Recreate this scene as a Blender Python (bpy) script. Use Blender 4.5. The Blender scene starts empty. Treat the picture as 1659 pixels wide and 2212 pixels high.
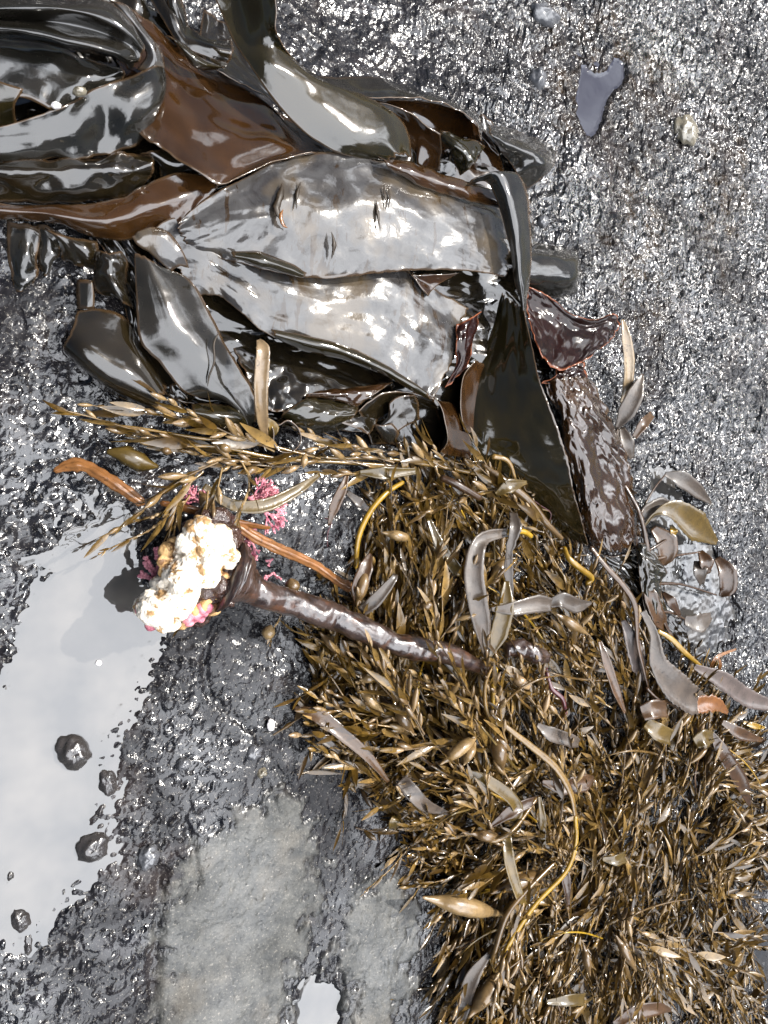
import bpy, math, random
import numpy as np
from mathutils import Matrix, Vector, Euler
random.seed(7); np.random.seed(7)
sc = bpy.context.scene
col = sc.collection
R = math.radians

# ------------------------------------------------------------------ camera
TILT = R(30.0); FOC = 26.0; DIST = 0.867
fw = np.array([math.sin(TILT), 0, -math.cos(TILT)])
rt = np.array([math.cos(TILT), 0, math.sin(TILT)])
up = np.array([0, 1.0, 0])
CAM = -DIST * fw
cd = bpy.data.cameras.new('camera'); cam = bpy.data.objects.new('camera', cd); col.objects.link(cam)
cd.sensor_fit = 'VERTICAL'; cd.sensor_height = 36; cd.lens = FOC; cd.clip_start = 0.01; cd.clip_end = 200
M = Matrix(((rt[0], up[0], -fw[0], CAM[0]), (rt[1], up[1], -fw[1], CAM[1]), (rt[2], up[2], -fw[2], CAM[2]), (0, 0, 0, 1)))
cam.matrix_world = M
sc.camera = cam
TH = 18.0 / FOC

def P(u, v, z):
    """ground plan point (metres) seen at survey position u, v, at height z millimetres"""
    u = np.asarray(u, float); v = np.asarray(v, float); z = np.asarray(z, float) / 1000.0
    a = (u - 829.5) / 1106 * TH; b = -(v - 1106) / 1106 * TH
    d = fw + a[..., None] * rt + b[..., None] * up
    t = (z - CAM[2]) / d[..., 2]
    return CAM + d * t[..., None]

def P3(u, v, z):
    return Vector(P(u, v, z).tolist())

# ------------------------------------------------------------------ light
s = P(850., 545., 0.) - CAM; s[2] = -s[2]; s /= np.linalg.norm(s)
EL = math.asin(s[2]); AZ = math.atan2(s[0], s[1])
sd = bpy.data.lights.new('sun', 'SUN'); sun = bpy.data.objects.new('sun', sd); col.objects.link(sun)
sd.energy = 5.0; sd.angle = R(0.6); sd.color = (1, 0.95, 0.88)
sun.rotation_euler = Vector(s.tolist()).to_track_quat('Z', 'Y').to_euler()
W = bpy.data.worlds.new('World'); sc.world = W; W.use_nodes = True
nt = W.node_tree; nt.nodes.clear()
out = nt.nodes.new('ShaderNodeOutputWorld'); bg = nt.nodes.new('ShaderNodeBackground'); bg.inputs[1].default_value = 0.05
sky = nt.nodes.new('ShaderNodeTexSky'); sky.sky_type = 'NISHITA'; sky.sun_disc = False
sky.sun_elevation = EL; sky.sun_rotation = AZ; sky.air_density = 1.0; sky.dust_density = 2.5
tc = nt.nodes.new('ShaderNodeTexCoord')
nz = nt.nodes.new('ShaderNodeTexNoise'); nz.inputs['Scale'].default_value = 1.9; nz.inputs['Detail'].default_value = 7; nz.inputs['Roughness'].default_value = 0.55
mp = nt.nodes.new('ShaderNodeMapping'); mp.inputs['Location'].default_value = (0.7, 0.35, 0.1)
nt.links.new(tc.outputs['Generated'], mp.inputs[0]); nt.links.new(mp.outputs[0], nz.inputs['Vector'])
rp = nt.nodes.new('ShaderNodeValToRGB'); rp.color_ramp.elements[0].position = 0.49; rp.color_ramp.elements[1].position = 0.61
# bright clouds out of view, shaped into two banks where wet surfaces mirror them
def bank(d, k):
    a = nt.nodes.new('ShaderNodeVectorMath'); a.operation = 'DOT_PRODUCT'; nt.links.new(tc.outputs['Generated'], a.inputs[0]); a.inputs[1].default_value = Vector(d).normalized()
    b = nt.nodes.new('ShaderNodeMath'); b.operation = 'ADD'; b.inputs[1].default_value = k; nt.links.new(a.outputs['Value'], b.inputs[0]); return b.outputs[0]
mxm = nt.nodes.new('ShaderNodeMath'); mxm.operation = 'MAXIMUM'
nt.links.new(bank((0.50, 0.12, 0.84), 0.0), mxm.inputs[0]); nt.links.new(bank((0.12, -0.36, 0.90), 0.06), mxm.inputs[1])
m1 = nt.nodes.new('ShaderNodeMath'); m1.operation = 'MULTIPLY_ADD'; m1.inputs[1].default_value = 1.15; m1.inputs[2].default_value = -0.955; nt.links.new(mxm.outputs[0], m1.inputs[0])
m2 = nt.nodes.new('ShaderNodeMath'); m2.operation = 'ADD'; nt.links.new(m1.outputs[0], m2.inputs[0]); nt.links.new(nz.outputs[0], m2.inputs[1])
nt.links.new(m2.outputs[0], rp.inputs[0])
mx = nt.nodes.new('ShaderNodeMix'); mx.data_type = 'RGBA'; mx.inputs['B'].default_value = (97, 100, 106, 1)
nt.links.new(rp.outputs[0], mx.inputs['Factor']); nt.links.new(sky.outputs[0], mx.inputs['A'])
nt.links.new(mx.outputs['Result'], bg.inputs[0]); nt.links.new(bg.outputs[0], out.inputs[0])
sc.view_settings.view_transform = 'Standard'; sc.view_settings.look = 'None'; sc.view_settings.gamma = 1
sc.view_settings.exposure = 0.4
sc.view_settings.use_curve_mapping = False
sc.render.engine = 'CYCLES'; sc.cycles.use_denoising = True
sc.cycles.max_bounces = 6; sc.cycles.transparent_max_bounces = 6
sc.cycles.caustics_reflective = False; sc.cycles.caustics_refractive = False

# ------------------------------------------------------------------ numpy noise
def _h(ix, iy, seed):
    n = (ix.astype(np.int64) * 374761393 + iy.astype(np.int64) * 668265263 + seed * 974634777) & 0xffffffff
    n = ((n ^ (n >> 13)) * 1274126177) & 0xffffffff
    n = ((n ^ (n >> 16)) * 2246822519) & 0xffffffff
    return ((n ^ (n >> 15)) & 0xffffff) / float(0x1000000)

def pn(x, y, seed=0):
    x0 = np.floor(x); y0 = np.floor(y); fx = x - x0; fy = y - y0
    sx = fx * fx * fx * (fx * (fx * 6 - 15) + 10); sy = fy * fy * fy * (fy * (fy * 6 - 15) + 10)
    def g(i, j):
        a = _h(x0 + i, y0 + j, seed) * 6.2831853
        return np.cos(a) * (fx - i) + np.sin(a) * (fy - j)
    a = g(0, 0) * (1 - sx) + g(1, 0) * sx; b = g(0, 1) * (1 - sx) + g(1, 1) * sx
    return (a * (1 - sy) + b * sy) * 1.5

def fbm(x, y, o=4, seed=0, gain=0.5):
    t = 0; a = 1
    for k in range(o):
        t = t + a * pn(x, y, seed + k * 17); x = x * 2.03 + 3.1; y = y * 2.03 + 7.7; a *= gain
    return t

def worley(x, y, seed=0):
    x0 = np.floor(x); y0 = np.floor(y); f1 = np.full(x.shape, 9.0); f2 = f1.copy(); idv = np.zeros(x.shape)
    for i in (-1, 0, 1):
        for j in (-1, 0, 1):
            cx = x0 + i; cy = y0 + j
            px = cx + _h(cx, cy, seed); py = cy + _h(cx, cy, seed + 5)
            d = np.hypot(px - x, py - y); m = d < f1
            f2 = np.where(m, f1, np.minimum(f2, d)); idv = np.where(m, _h(cx, cy, seed + 9), idv); f1 = np.where(m, d, f1)
    return f1, f2, idv

def segdist(x, y, poly, closed):
    d = np.full(x.shape, 1e9); n = len(poly); ins = np.zeros(x.shape, bool)
    for i in range(n if closed else n - 1):
        ax, ay = poly[i]; bx, by = poly[(i + 1) % n]
        ex, ey = bx - ax, by - ay
        t = np.clip(((x - ax) * ex + (y - ay) * ey) / (ex * ex + ey * ey + 1e-12), 0, 1)
        d = np.minimum(d, np.hypot(x - ax - t * ex, y - ay - t * ey))
        if closed:
            c = ((ay > y) != (by > y)) & (x < (bx - ax) * (y - ay) / (by - ay + 1e-12) + ax)
            ins ^= c
    if closed: d = np.where(ins, -d, d)
    return d

def uvpoly(pts, z=0.0):
    a = np.array(pts, float); q = P(a[:, 0], a[:, 1], np.full(len(a), z)); return [(p[0], p[1]) for p in q]

def soft(poly, k=2):
    for _ in range(k):
        q = []
        for i in range(len(poly)):
            a, b = poly[i], poly[(i + 1) % len(poly)]
            q += [(a[0] * .75 + b[0] * .25, a[1] * .75 + b[1] * .25), (a[0] * .25 + b[0] * .75, a[1] * .25 + b[1] * .75)]
        poly = q
    return poly

def sstep(a, b, x):
    t = np.clip((x - a) / (b - a), 0, 1); return t * t * (3 - 2 * t)

# ------------------------------------------------------------------ mesh helpers
def mesh_np(name, V, F, attrs=None, smooth=True):
    V = np.asarray(V, np.float32); F = np.asarray(F, np.int32)
    me = bpy.data.meshes.new(name); nf, k = F.shape
    me.vertices.add(len(V)); me.vertices.foreach_set('co', V.ravel())
    me.loops.add(nf * k); me.loops.foreach_set('vertex_index', F.ravel())
    me.polygons.add(nf); me.polygons.foreach_set('loop_start', np.arange(0, nf * k, k, dtype=np.int32))
    me.polygons.foreach_set('loop_total', np.full(nf, k, np.int32))
    me.polygons.foreach_set('use_smooth', np.full(nf, smooth))
    me.update(calc_edges=True)
    for n, a in (attrs or {}).items():
        at = me.attributes.new(n, 'FLOAT', 'POINT'); at.data.foreach_set('value', np.asarray(a, np.float32).ravel())
    return me

def link(name, me, mat=None, parent=None, label=None, cat=None, group=None, kind=None):
    o = bpy.data.objects.new(name, me); col.objects.link(o)
    if mat is not None and me is not None and len(me.materials) == 0: me.materials.append(mat)
    if parent is not None: o.parent = parent
    if label: o['label'] = label
    if cat: o['category'] = cat
    if group: o['group'] = group
    if kind: o['kind'] = kind
    return o

def gridfaces(n, m, wrap=False):
    i, j = np.meshgrid(np.arange(n - 1), np.arange(m if wrap else m - 1), indexing='ij')
    j2 = (j + 1) % m if wrap else j + 1
    return np.stack([i * m + j, (i + 1) * m + j, (i + 1) * m + j2, i * m + j2], -1).reshape(-1, 4)

# ------------------------------------------------------------------ materials
class NM:
    def __init__(s, name):
        s.m = bpy.data.materials.new(name); s.m.use_nodes = True; s.t = s.m.node_tree; s.t.nodes.clear()
        s.out = s.t.nodes.new('ShaderNodeOutputMaterial')
    def n(s, typ, **kw):
        x = s.t.nodes.new(typ)
        for k, v in kw.items():
            if k in x.inputs: x.inputs[k].default_value = v
            else: setattr(x, k, v)
        return x
    def l(s, a, b): s.t.links.new(a, b)
    def noise(s, scale, detail=3, rough=0.55, vec=None, dist=0):
        x = s.n('ShaderNodeTexNoise', Scale=scale, Detail=detail, Roughness=rough, Distortion=dist)
        if vec is not None: s.l(vec, x.inputs['Vector'])
        return x.outputs[0]
    def ramp(s, src, stops):
        x = s.n('ShaderNodeValToRGB'); e = x.color_ramp.elements
        while len(e) < len(stops): e.new(0.5)
        for i, (p, c) in enumerate(stops):
            e[i].position = p; e[i].color = (c, c, c, 1) if isinstance(c, (int, float)) else (*c, 1)
        s.l(src, x.inputs[0]); return x.outputs[0]
    def mix(s, f, a, b):
        x = s.n('ShaderNodeMix', data_type='RGBA')
        for nm, v in (('Factor', f), ('A', a), ('B', b)):
            if hasattr(v, 'is_linked'): s.l(v, x.inputs[nm])
            elif nm == 'Factor': x.inputs[nm].default_value = v
            else: x.inputs[nm].default_value = (*v, 1)
        return x.outputs['Result']
    def math(s, op, a, b=0.0, clamp=False):
        x = s.n('ShaderNodeMath', operation=op, use_clamp=clamp)
        for i, v in enumerate((a, b)):
            if hasattr(v, 'is_linked'): s.l(v, x.inputs[i])
            else: x.inputs[i].default_value = v
        return x.outputs[0]
    def attr(s, name): return s.n('ShaderNodeAttribute', attribute_name=name).outputs['Fac']
    def obj(s): return s.n('ShaderNodeTexCoord').outputs['Object']
    def rnd(s): return s.n('ShaderNodeObjectInfo').outputs['Random']
    def bump(s, h, dist, strength=1.0, nrm=None):
        x = s.n('ShaderNodeBump', Strength=strength, Distance=dist); s.l(h, x.inputs['Height'])
        if nrm is not None: s.l(nrm, x.inputs['Normal'])
        return x.outputs[0]
    def bsdf(s, colr, rough=0.3, nrm=None, coat=0.0, coat_rough=0.03, spec=0.5, trans=0.0, tcol=None, **kw):
        b = s.n('ShaderNodeBsdfPrincipled')
        if hasattr(colr, 'is_linked'): s.l(colr, b.inputs['Base Color'])
        else: b.inputs['Base Color'].default_value = (*colr, 1)
        if hasattr(rough, 'is_linked'): s.l(rough, b.inputs['Roughness'])
        else: b.inputs['Roughness'].default_value = rough
        b.inputs['Coat Weight'].default_value = coat; b.inputs['Coat Roughness'].default_value = coat_rough
        if hasattr(spec, 'is_linked'): s.l(spec, b.inputs['Specular IOR Level'])
        else: b.inputs['Specular IOR Level'].default_value = spec
        for k, v in kw.items():
            k = k.replace('_', ' '); 
            if hasattr(v, 'is_linked'): s.l(v, b.inputs[k])
            else: b.inputs[k].default_value = v
        if nrm is not None:
            s.l(nrm, b.inputs['Normal']); s.l(nrm, b.inputs['Coat Normal'])
        o = b.outputs[0]
        if trans > 0:
            t = s.n('ShaderNodeBsdfTranslucent'); c = tcol if tcol is not None else colr
            if hasattr(c, 'is_linked'): s.l(c, t.inputs[0])
            else: t.inputs[0].default_value = (*c, 1)
            m = s.n('ShaderNodeAddShader'); s.l(o, m.inputs[0]); s.l(t.outputs[0], m.inputs[1])
            # thin tissue: part of the light passes
            mm = s.n('ShaderNodeMixShader'); mm.inputs[0].default_value = trans
            s.l(o, mm.inputs[1]); s.l(t.outputs[0], mm.inputs[2]); o = mm.outputs[0]
        s.l(o, s.out.inputs[0]); return s.m

def kelp_mat(name, base, base2, rough=0.16, trans=0.12, tcol=(0.25, 0.11, 0.02), bl=0.0, speck=0.0, wr=0.0007, coat=1.0, rim=(0.055, 0.032, 0.015)):
    m = NM(name); ob = m.obj()
    n1 = m.noise(14, 4, 0.6, ob, 0.6)
    c = m.mix(m.ramp(n1, [(0.38, 0), (0.62, 1)]), base, base2)
    if speck > 0:   # dry pale bloom in uneven patches, with holes and scars
        n2 = m.noise(22, 6, 0.7, ob, 1.2)
        c = m.mix(m.math('MULTIPLY', m.ramp(n2, [(0.40, 0), (0.60, 1)]), speck), c, (0.070, 0.068, 0.066))
        mpp = m.n('ShaderNodeMapping'); mpp.inputs['Scale'].default_value = (60, 17, 30); m.l(ob, mpp.inputs[0])
        n3 = m.noise(1.0, 5, 0.7, mpp.outputs[0], 0.6)
        c = m.mix(m.ramp(n3, [(0.575, 0), (0.60, 1)]), c, (0.022, 0.013, 0.006))
        c = m.mix(m.ramp(m.noise(13, 3, .6, ob), [(0.5, 0), (0.62, .6)]), c, (0.085, 0.062, 0.036))
    r = m.attr('rim')
    c = m.mix(m.ramp(r, [(0.0, 1), (0.0015, 0)]), c, rim)
    rg = m.math('MULTIPLY_ADD' if False else 'MULTIPLY', m.ramp(m.noise(38, 5, 0.6, ob), [(0.3, 0.5), (0.75, 1.8)]), rough)
    b1 = m.noise(20, 2, 0.45, ob, 0.5); b2 = m.noise(170, 3, 0.5, ob)
    nr = m.bump(b1, wr * 3.0, 0.7); nr = m.bump(b2, wr * 0.16 * (2.2 if speck else 1), 0.8, nr)
    return m.bsdf(c, rg, nr, coat=coat, coat_rough=0.075, spec=0.12, trans=trans, tcol=tcol, Coat_IOR=1.58)

K_DARK = kelp_mat('kelp_dark', (0.005, 0.004, 0.0025), (0.010, 0.007, 0.003), tcol=(0.03, 0.015, 0.004), trans=0.04, wr=0.0007)
K_BROWN = kelp_mat('kelp_brown', (0.018, 0.008, 0.0025), (0.032, 0.014, 0.004), tcol=(0.12, 0.045, 0.008), trans=0.08, wr=0.0006)
K_OLIVE = kelp_mat('kelp_olive', (0.011, 0.009, 0.0035), (0.019, 0.014, 0.005), rough=0.14, trans=0.08, tcol=(0.09, 0.07, 0.012), wr=0.0006)
K_GREY = kelp_mat('kelp_grey_bloom', (0.018, 0.016, 0.015), (0.036, 0.033, 0.031), rough=0.22, trans=0.06, speck=0.55, wr=0.0008)
K_SLATE = kelp_mat('kelp_slate', (0.007, 0.0065, 0.005), (0.015, 0.013, 0.010), rough=0.20, trans=0.05, wr=0.0007)
K_RED = kelp_mat('kelp_red', (0.007, 0.003, 0.002), (0.014, 0.004, 0.0025), trans=0.12, tcol=(0.15, 0.025, 0.01), coat=0.35, rim=(0.22, 0.07, 0.03))

def plain_dark():
    m = NM('scar_dark'); ob = m.obj(); n = m.noise(90, 4, .6, ob)
    return m.bsdf(m.mix(n, (0.006, 0.004, 0.002), (0.03, 0.018, 0.008)), 0.45, m.bump(n, .0006, .8), spec=0.3)
SCAR = plain_dark()
def weed_mat(name, c1, c2, c3, trans=0.3, coat=0.5, rough=0.30, var='rnd'):
    m = NM(name); ob = m.obj()
    if var == 'rnd': r = m.rnd()
    else: r = m.attr(var)
    c = m.ramp(r, [(0.0, c1), (0.45, c2), (0.9, c3), (1.0, (c3[0] * 1.25, c3[1] * 1.25, c3[2] * 1.5))])
    n = m.noise(60, 3, 0.6, ob)
    c = m.mix(m.ramp(n, [(0.35, 0), (0.65, 0.55)]), c, (c1[0] * .5, c1[1] * .5, c1[2] * .5))
    c = m.mix(m.ramp(m.noise(150, 4, 0.7, ob, 1.0), [(0.60, 0), (0.68, .8)]), c, (c1[0] * .3, c1[1] * .28, c1[2] * .25))
    nr = m.bump(m.noise(220, 3, 0.5, ob), 0.0004, 0.7)
    return m.bsdf(c, rough, nr, coat=coat, coat_rough=0.08, trans=trans, tcol=c, Coat_IOR=1.55)

A1, A2, A3 = (0.045, 0.023, 0.004), (0.150, 0.085, 0.014), (0.31, 0.19, 0.055)
WEED = weed_mat('weed_leaf', A1, A2, A3)
WEED_T = weed_mat('weed_tangle', A1, A2, A3, var='tone')
STEM = weed_mat('weed_stem', (0.09, 0.05, 0.014), (0.15, 0.085, 0.022), (0.24, 0.14, 0.03), trans=0.1)
BLAD = weed_mat('weed_bladder', (0.12, 0.07, 0.025), (0.20, 0.125, 0.05), (0.30, 0.20, 0.09), trans=0.12)
L_OLIVE = weed_mat('leaf_olive', (0.09, 0.058, 0.012), (0.12, 0.075, 0.016), (0.15, 0.095, 0.02), trans=0.3)
L_GREY = weed_mat('leaf_greybrown', (0.045, 0.031, 0.020), (0.062, 0.044, 0.030), (0.085, 0.062, 0.045), trans=0.15, rough=0.45, coat=0.3)
L_TAN = weed_mat('leaf_tan', (0.22, 0.15, 0.08), (0.27, 0.19, 0.10), (0.30, 0.22, 0.12), trans=0.2)
L_RUST = weed_mat('leaf_rust', (0.055, 0.026, 0.009), (0.08, 0.038, 0.013), (0.105, 0.055, 0.022), trans=0.3)
L_YEL = weed_mat('stalk_yellow', (0.28, 0.16, 0.012), (0.36, 0.21, 0.015), (0.42, 0.26, 0.02), trans=0.2)
L_ORG = weed_mat('stalk_orange', (0.17, 0.065, 0.015), (0.21, 0.085, 0.022), (0.25, 0.11, 0.035), trans=0.15)
L_MAROON = weed_mat('hair_maroon', (0.06, 0.012, 0.014), (0.08, 0.015, 0.018), (0.09, 0.02, 0.02), trans=0.0)

# ------------------------------------------------------------------ ground
POOL = uvpoly([(-150, 1560), (0, 1480), (40, 1330), (90, 1215), (150, 1150), (235, 1075), (292, 1105), (300, 1200), (345, 1330), (325, 1400),
               (300, 1470), (262, 1560), (215, 1600), (236, 1700), (205, 1770), (238, 1850), (170, 1905), (120, 1945), (85, 2010), (40, 2045), (-20, 2050), (-200, 2000)])
POOL2 = uvpoly([(642, 2128), (672, 2100), (705, 2110), (745, 2140), (738, 2212), (742, 2300), (622, 2300), (628, 2170)])
POOL3 = soft(uvpoly([(1252, 165), (1246, 215), (1242, 250), (1256, 280), (1280, 300), (1300, 262), (1308, 225), (1325, 195), (1350, 175), (1352, 135), (1330, 118), (1318, 150), (1285, 165), (1262, 130)]))
POOL4 = uvpoly([(1650, 1960), (1605, 2050), (1640, 2110), (1655, 2230), (1760, 2300), (1800, 2000)])
POOL5 = uvpoly([(1405, 1010), (1450, 1000), (1475, 1060), (1500, 1120), (1560, 1210), (1590, 1290), (1575, 1400), (1520, 1430), (1450, 1390), (1400, 1290)])
RIM = uvpoly([(345, 1330), (330, 1400), (305, 1470), (270, 1560), (245, 1620), (250, 1700), (240, 1770), (250, 1850), (180, 1920), (120, 1965), (60, 2050)])
DRY = uvpoly([(352, 1990), (400, 1870), (470, 1790), (560, 1720), (620, 1715), (665, 1800), (690, 1920), (655, 2040), (620, 2150), (600, 2400), (330, 2400)])
DRY2 = uvpoly([(760, 1930), (830, 1880), (900, 1960), (880, 2120), (830, 2260), (770, 2300), (745, 2130), (720, 2060)])
CR = [([(440, 1427), (450, 1500), (500, 1545), (545, 1575), (582, 1640), (626, 1705)], 7, 3.2), ([(352, 1880), (340, 1960), (338, 2060), (330, 2260)], 12, 5),
      ([(470, 1340), (445, 1400), (440, 1430)], 6, 3), ([(575, 1690), (600, 1760)], 6, 2), ([(620, 30), (645, 70), (690, 110), (625, 160)], 9, 5),
      ([(1090, 330), (1180, 250), (1215, 285), (1200, 400)], 14, 5), ([(380, 1740), (410, 1800), (425, 1900)], 8, 3.5)]
BROWN = [((1335, 150), 150, 130), ((1380, 560), 70, 220), ((1225, 170), 40, 160), ((1560, 420), 60, 200)]
WL = -3.2    # water level, mm

def terrain(x, y):
    """height in mm, and masks"""
    X = x * 1000; Y = y * 1000
    z = fbm(X / 240, Y / 240, 3, 1) * 9
    # pool basins
    dp = np.minimum.reduce([segdist(x, y, POOL, True) * 1000, segdist(x, y, POOL2, True) * 1000])
    dp4 = np.minimum(segdist(x, y, POOL4, True), segdist(x, y, POOL5, True)) * 1000; dp3 = segdist(x, y, POOL3, True) * 1000
    dpw = dp + fbm(X / 14, Y / 14, 3, 31) * 5
    z = z * (0.25 + 0.75 * sstep(0, 90, dp))
    f1, f2, idv = worley(X / 11 + fbm(X / 22, Y / 22, 2, 3) * 0.8, Y / 11 + fbm(X / 22, Y / 22, 2, 4) * 0.8, 11)
    g1, g2, gid = worley(X / 23, Y / 23, 21)
    lump = (0.5 - f1) * 5.5 * (0.3 + idv); lump2 = (0.45 - g1) * 3.6
    ring = np.exp(-((f1 - 0.33) / 0.12) ** 2)
    leftish = 1 - sstep(-235, -150, X + 60 * pn(X / 90, Y / 90, 5))      # pitted rock on the left side
    far = sstep(30, 140, X + 60 * pn(X / 90, Y / 90, 6))              # ridged rock on the right
    rough = fbm(X / 6, Y / 6, 3, 41) * 1.1 + fbm(X / 28, Y / 28, 4, 43, 0.6) * 3.6
    rid = (1 - np.abs(fbm(X / 11, Y / 19, 3, 51)) * 2.2) * 1.3
    dd = np.minimum(segdist(x, y, DRY, True), segdist(x, y, DRY2, True)) * 1000 + fbm(X / 24, Y / 24, 5, 61, .65) * 22
    dry = 1 - sstep(-14, 12, dd)
    near = np.exp(-np.maximum(dp, 0) / 28)
    z = z + leftish * (1 - 0.85 * dry) * (lump * 0.9 + lump2 * 0.7 - ring * 1.2) + (1 - leftish) * (rid * (.4 + .8 * far) + lump * (0.12 + 0.45 * far)) + rough * (0.45 + 0.45 * far) * (1 - 0.4 * dry)
    z = z + 4.0 * dry
    z = z - near * 2.2 + near * lump * 1.4
    z = z + 1.5 - 20 * sstep(2, -26, dpw) 
    rimm = np.exp(-(segdist(x, y, RIM, False) * 1000 / 19) ** 2)
    b1_, _, bid = worley(X / 8 + pn(X / 15, Y / 15, 8) * .5, Y / 8, 131)
    z = z * (1 - 0.85 * rimm) + 0.85 * rimm * (WL - 1.6 + np.clip((dp - 4) * .12, -2.5, 2.5) + 4.6 * np.exp(-(b1_ / .34) ** 2) * (0.25 + bid))
    k3 = sstep(5, -3, dp3 + pn(X / 7, Y / 7, 72) * 2); z = z * (1 - k3) + (-7.0) * k3
    k4 = sstep(4, -8, dp4 + fbm(X / 32, Y / 32, 3, 73) * 20); z = z * (1 - k4) + k4 * (-5.6 + lump * .9 + rough * .5)
    for pts, w, dep in CR:
        d = segdist(x, y, uvpoly(pts), False) * 1000 + pn(X / 8, Y / 8, 81) * 2.5
        z = z - dep * np.exp(-(d / (w * 0.54)) ** 2)
    br = np.zeros_like(z)
    for (cu, cv), ru, rv in BROWN:
        c = P(float(cu), float(cv), 0.); c2 = P(float(cu + ru), float(cv), 0.); rx = abs(c2[0] - c[0]); ry = rv * 0.0007
        q = ((x - c[0]) / rx) ** 2 + ((y - c[1]) / ry) ** 2
        br = np.maximum(br, np.exp(-q) * (0.6 + fbm(X / 40, Y / 40, 3, 91)))
    return z, dry, np.clip(br, 0, 1), leftish * (1 - dry), far

def axis(lo, hi, st, far):
    a = np.arange(lo, hi, st); e = []; d = st; p = hi
    while p < far: d *= 1.35; p += d; e.append(p)
    b = []; d = st; p = lo
    while p > -far: d *= 1.35; p -= d; b.append(p)
    return np.concatenate([b[::-1], a, e])
gx = axis(-0.46, 0.92, 0.0021, 60); gy = axis(-0.86, 0.86, 0.0023, 60)
XX, YY = np.meshgrid(gx, gy, indexing='ij')
Z, DRYM, BRM, LEFT, FAR = terrain(XX, YY)
ground_me = mesh_np('rock_ground', np.stack([XX, YY, Z / 1000], -1).reshape(-1, 3), gridfaces(*XX.shape), {'dry': DRYM, 'stain': BRM, 'pitted': LEFT, 'ridged': FAR})

def ground_material():
    m = NM('wet_rock'); ob = m.obj()
    dry = m.attr('dry'); st = m.attr('stain')
    n1 = m.noise(45, 5, 0.65, ob); n2 = m.noise(420, 3, 0.7, ob); n3 = m.noise(9, 4, 0.6, ob)
    wet = m.mix(m.ramp(n1, [(0.35, 0), (0.65, 1)]), (0.003, 0.003, 0.004), (0.016, 0.015, 0.016))
    wet = m.mix(m.ramp(n3, [(0.55, 0), (0.70, 0.5)]), wet, (0.045, 0.034, 0.030))
    wet = m.mix(m.math('MULTIPLY', st, m.ramp(n1, [(0.40, 1), (0.56, 0.2)])), wet, (0.030, 0.018, 0.008))
    dr = m.mix(m.ramp(n1, [(0.35, 0), (0.65, 1)]), (0.032, 0.033, 0.032), (0.085, 0.084, 0.078))
    dr = m.mix(m.ramp(n3, [(0.52, 0), (0.68, 0.5)]), dr, (0.125, 0.105, 0.08))
    c = m.mix(dry, wet, dr)
    c = m.mix(m.ramp(n2, [(0.30, 0.75), (0.42, 0), (0.62, 0)]), c, (0.010, 0.010, 0.011))
    c = m.mix(m.ramp(n2, [(0.60, 0), (0.70, 0.7)]), c, (0.24, 0.22, 0.19))
    rg = m.math('ADD', m.ramp(m.noise(90, 4, 0.6, ob), [(0.35, 0.07), (0.7, 0.26)]), m.math('MULTIPLY', dry, 0.28))
    v = m.n('ShaderNodeTexVoronoi', Scale=76.0, feature='SMOOTH_F1'); m.l(ob, v.inputs['Vector'])
    lf = m.attr('pitted'); fr = m.attr('ridged')
    pits = m.math('MULTIPLY', m.ramp(v.outputs[0], [(0.0, 0.0), (0.28, 1.0), (0.5, .62), (1, .5)]), lf)
    mps = m.n('ShaderNodeMapping'); mps.inputs['Scale'].default_value = (1.0, 0.42, 1.0); m.l(ob, mps.inputs[0])
    strk = m.math('MULTIPLY', m.noise(58, 2, 0.5, mps.outputs[0], 1.4), fr)
    nr = m.bump(m.math('ADD', pits, m.math('MULTIPLY', strk, 4.6)), 0.0024, 1.0)
    nr = m.bump(m.noise(120, 2, 0.5, ob, 0.6), 0.0014, 1.0, nr)
    nr = m.bump(m.noise(26, 3, 0.6, ob), 0.006, 0.6, nr)
    nr = m.bump(m.noise(280, 2, 0.6, ob), 0.0006, 0.9, nr)
    ws_ = m.math('MULTIPLY', m.math('ADD', m.math('MULTIPLY', fr, 0.22), m.ramp(m.noise(6.5, 4, 0.6, ob, 0.5), [(0.38, 0.12), (0.62, 0.75)])), m.math('SUBTRACT', 1.0, m.math('MULTIPLY', dry, 0.35)))
    return m.bsdf(c, rg, nr, coat=0.0, spec=ws_, IOR=1.5)
ground = link('rock_ground', ground_me, ground_material(), kind='structure', label='dark wet pitted rock shelf')

# water sheets, with a curved edge where the water climbs the rock
def water(name, lo, hi, label, lev=WL, st=0.0022, mat=None):
    x = np.arange(lo[0], hi[0], st); y = np.arange(lo[1], hi[1], st); X, Y = np.meshgrid(x, y, indexing='ij')
    z, *_ = terrain(X, Y); dep = lev - z
    # stones standing in the pool also pull the surface up
    zz = lev + 1.1 * np.exp(-np.clip(dep, 0, 40) / 2.2)
    for (su, sv, ru, rv, h, *_r) in STONES:
        c = P(float(su), float(sv), lev); q = np.hypot((X - c[0]) / (ru * 0.00050), (Y - c[1]) / (rv * 0.00054))
        zz = zz + 0.9 * np.exp(-np.clip(q - 0.9, 0, 9) * 4.0) * (dep > 0)
    zz = zz + fbm(X * 9, Y * 9, 2, 5) * 0.25
    F = gridfaces(*X.shape); keep = (dep.ravel() > -1.2) & (np.minimum.reduce([segdist(X, Y, q_, True) for q_ in (POOL, POOL2, POOL3, POOL4, POOL5)]).ravel() < 0.016)
    F = F[keep[F].any(axis=1)]
    me = mesh_np(name, np.stack([X, Y, zz / 1000], -1).reshape(-1, 3), F)
    return link(name, me, mat or WATER, kind='structure', label=label)

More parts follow.
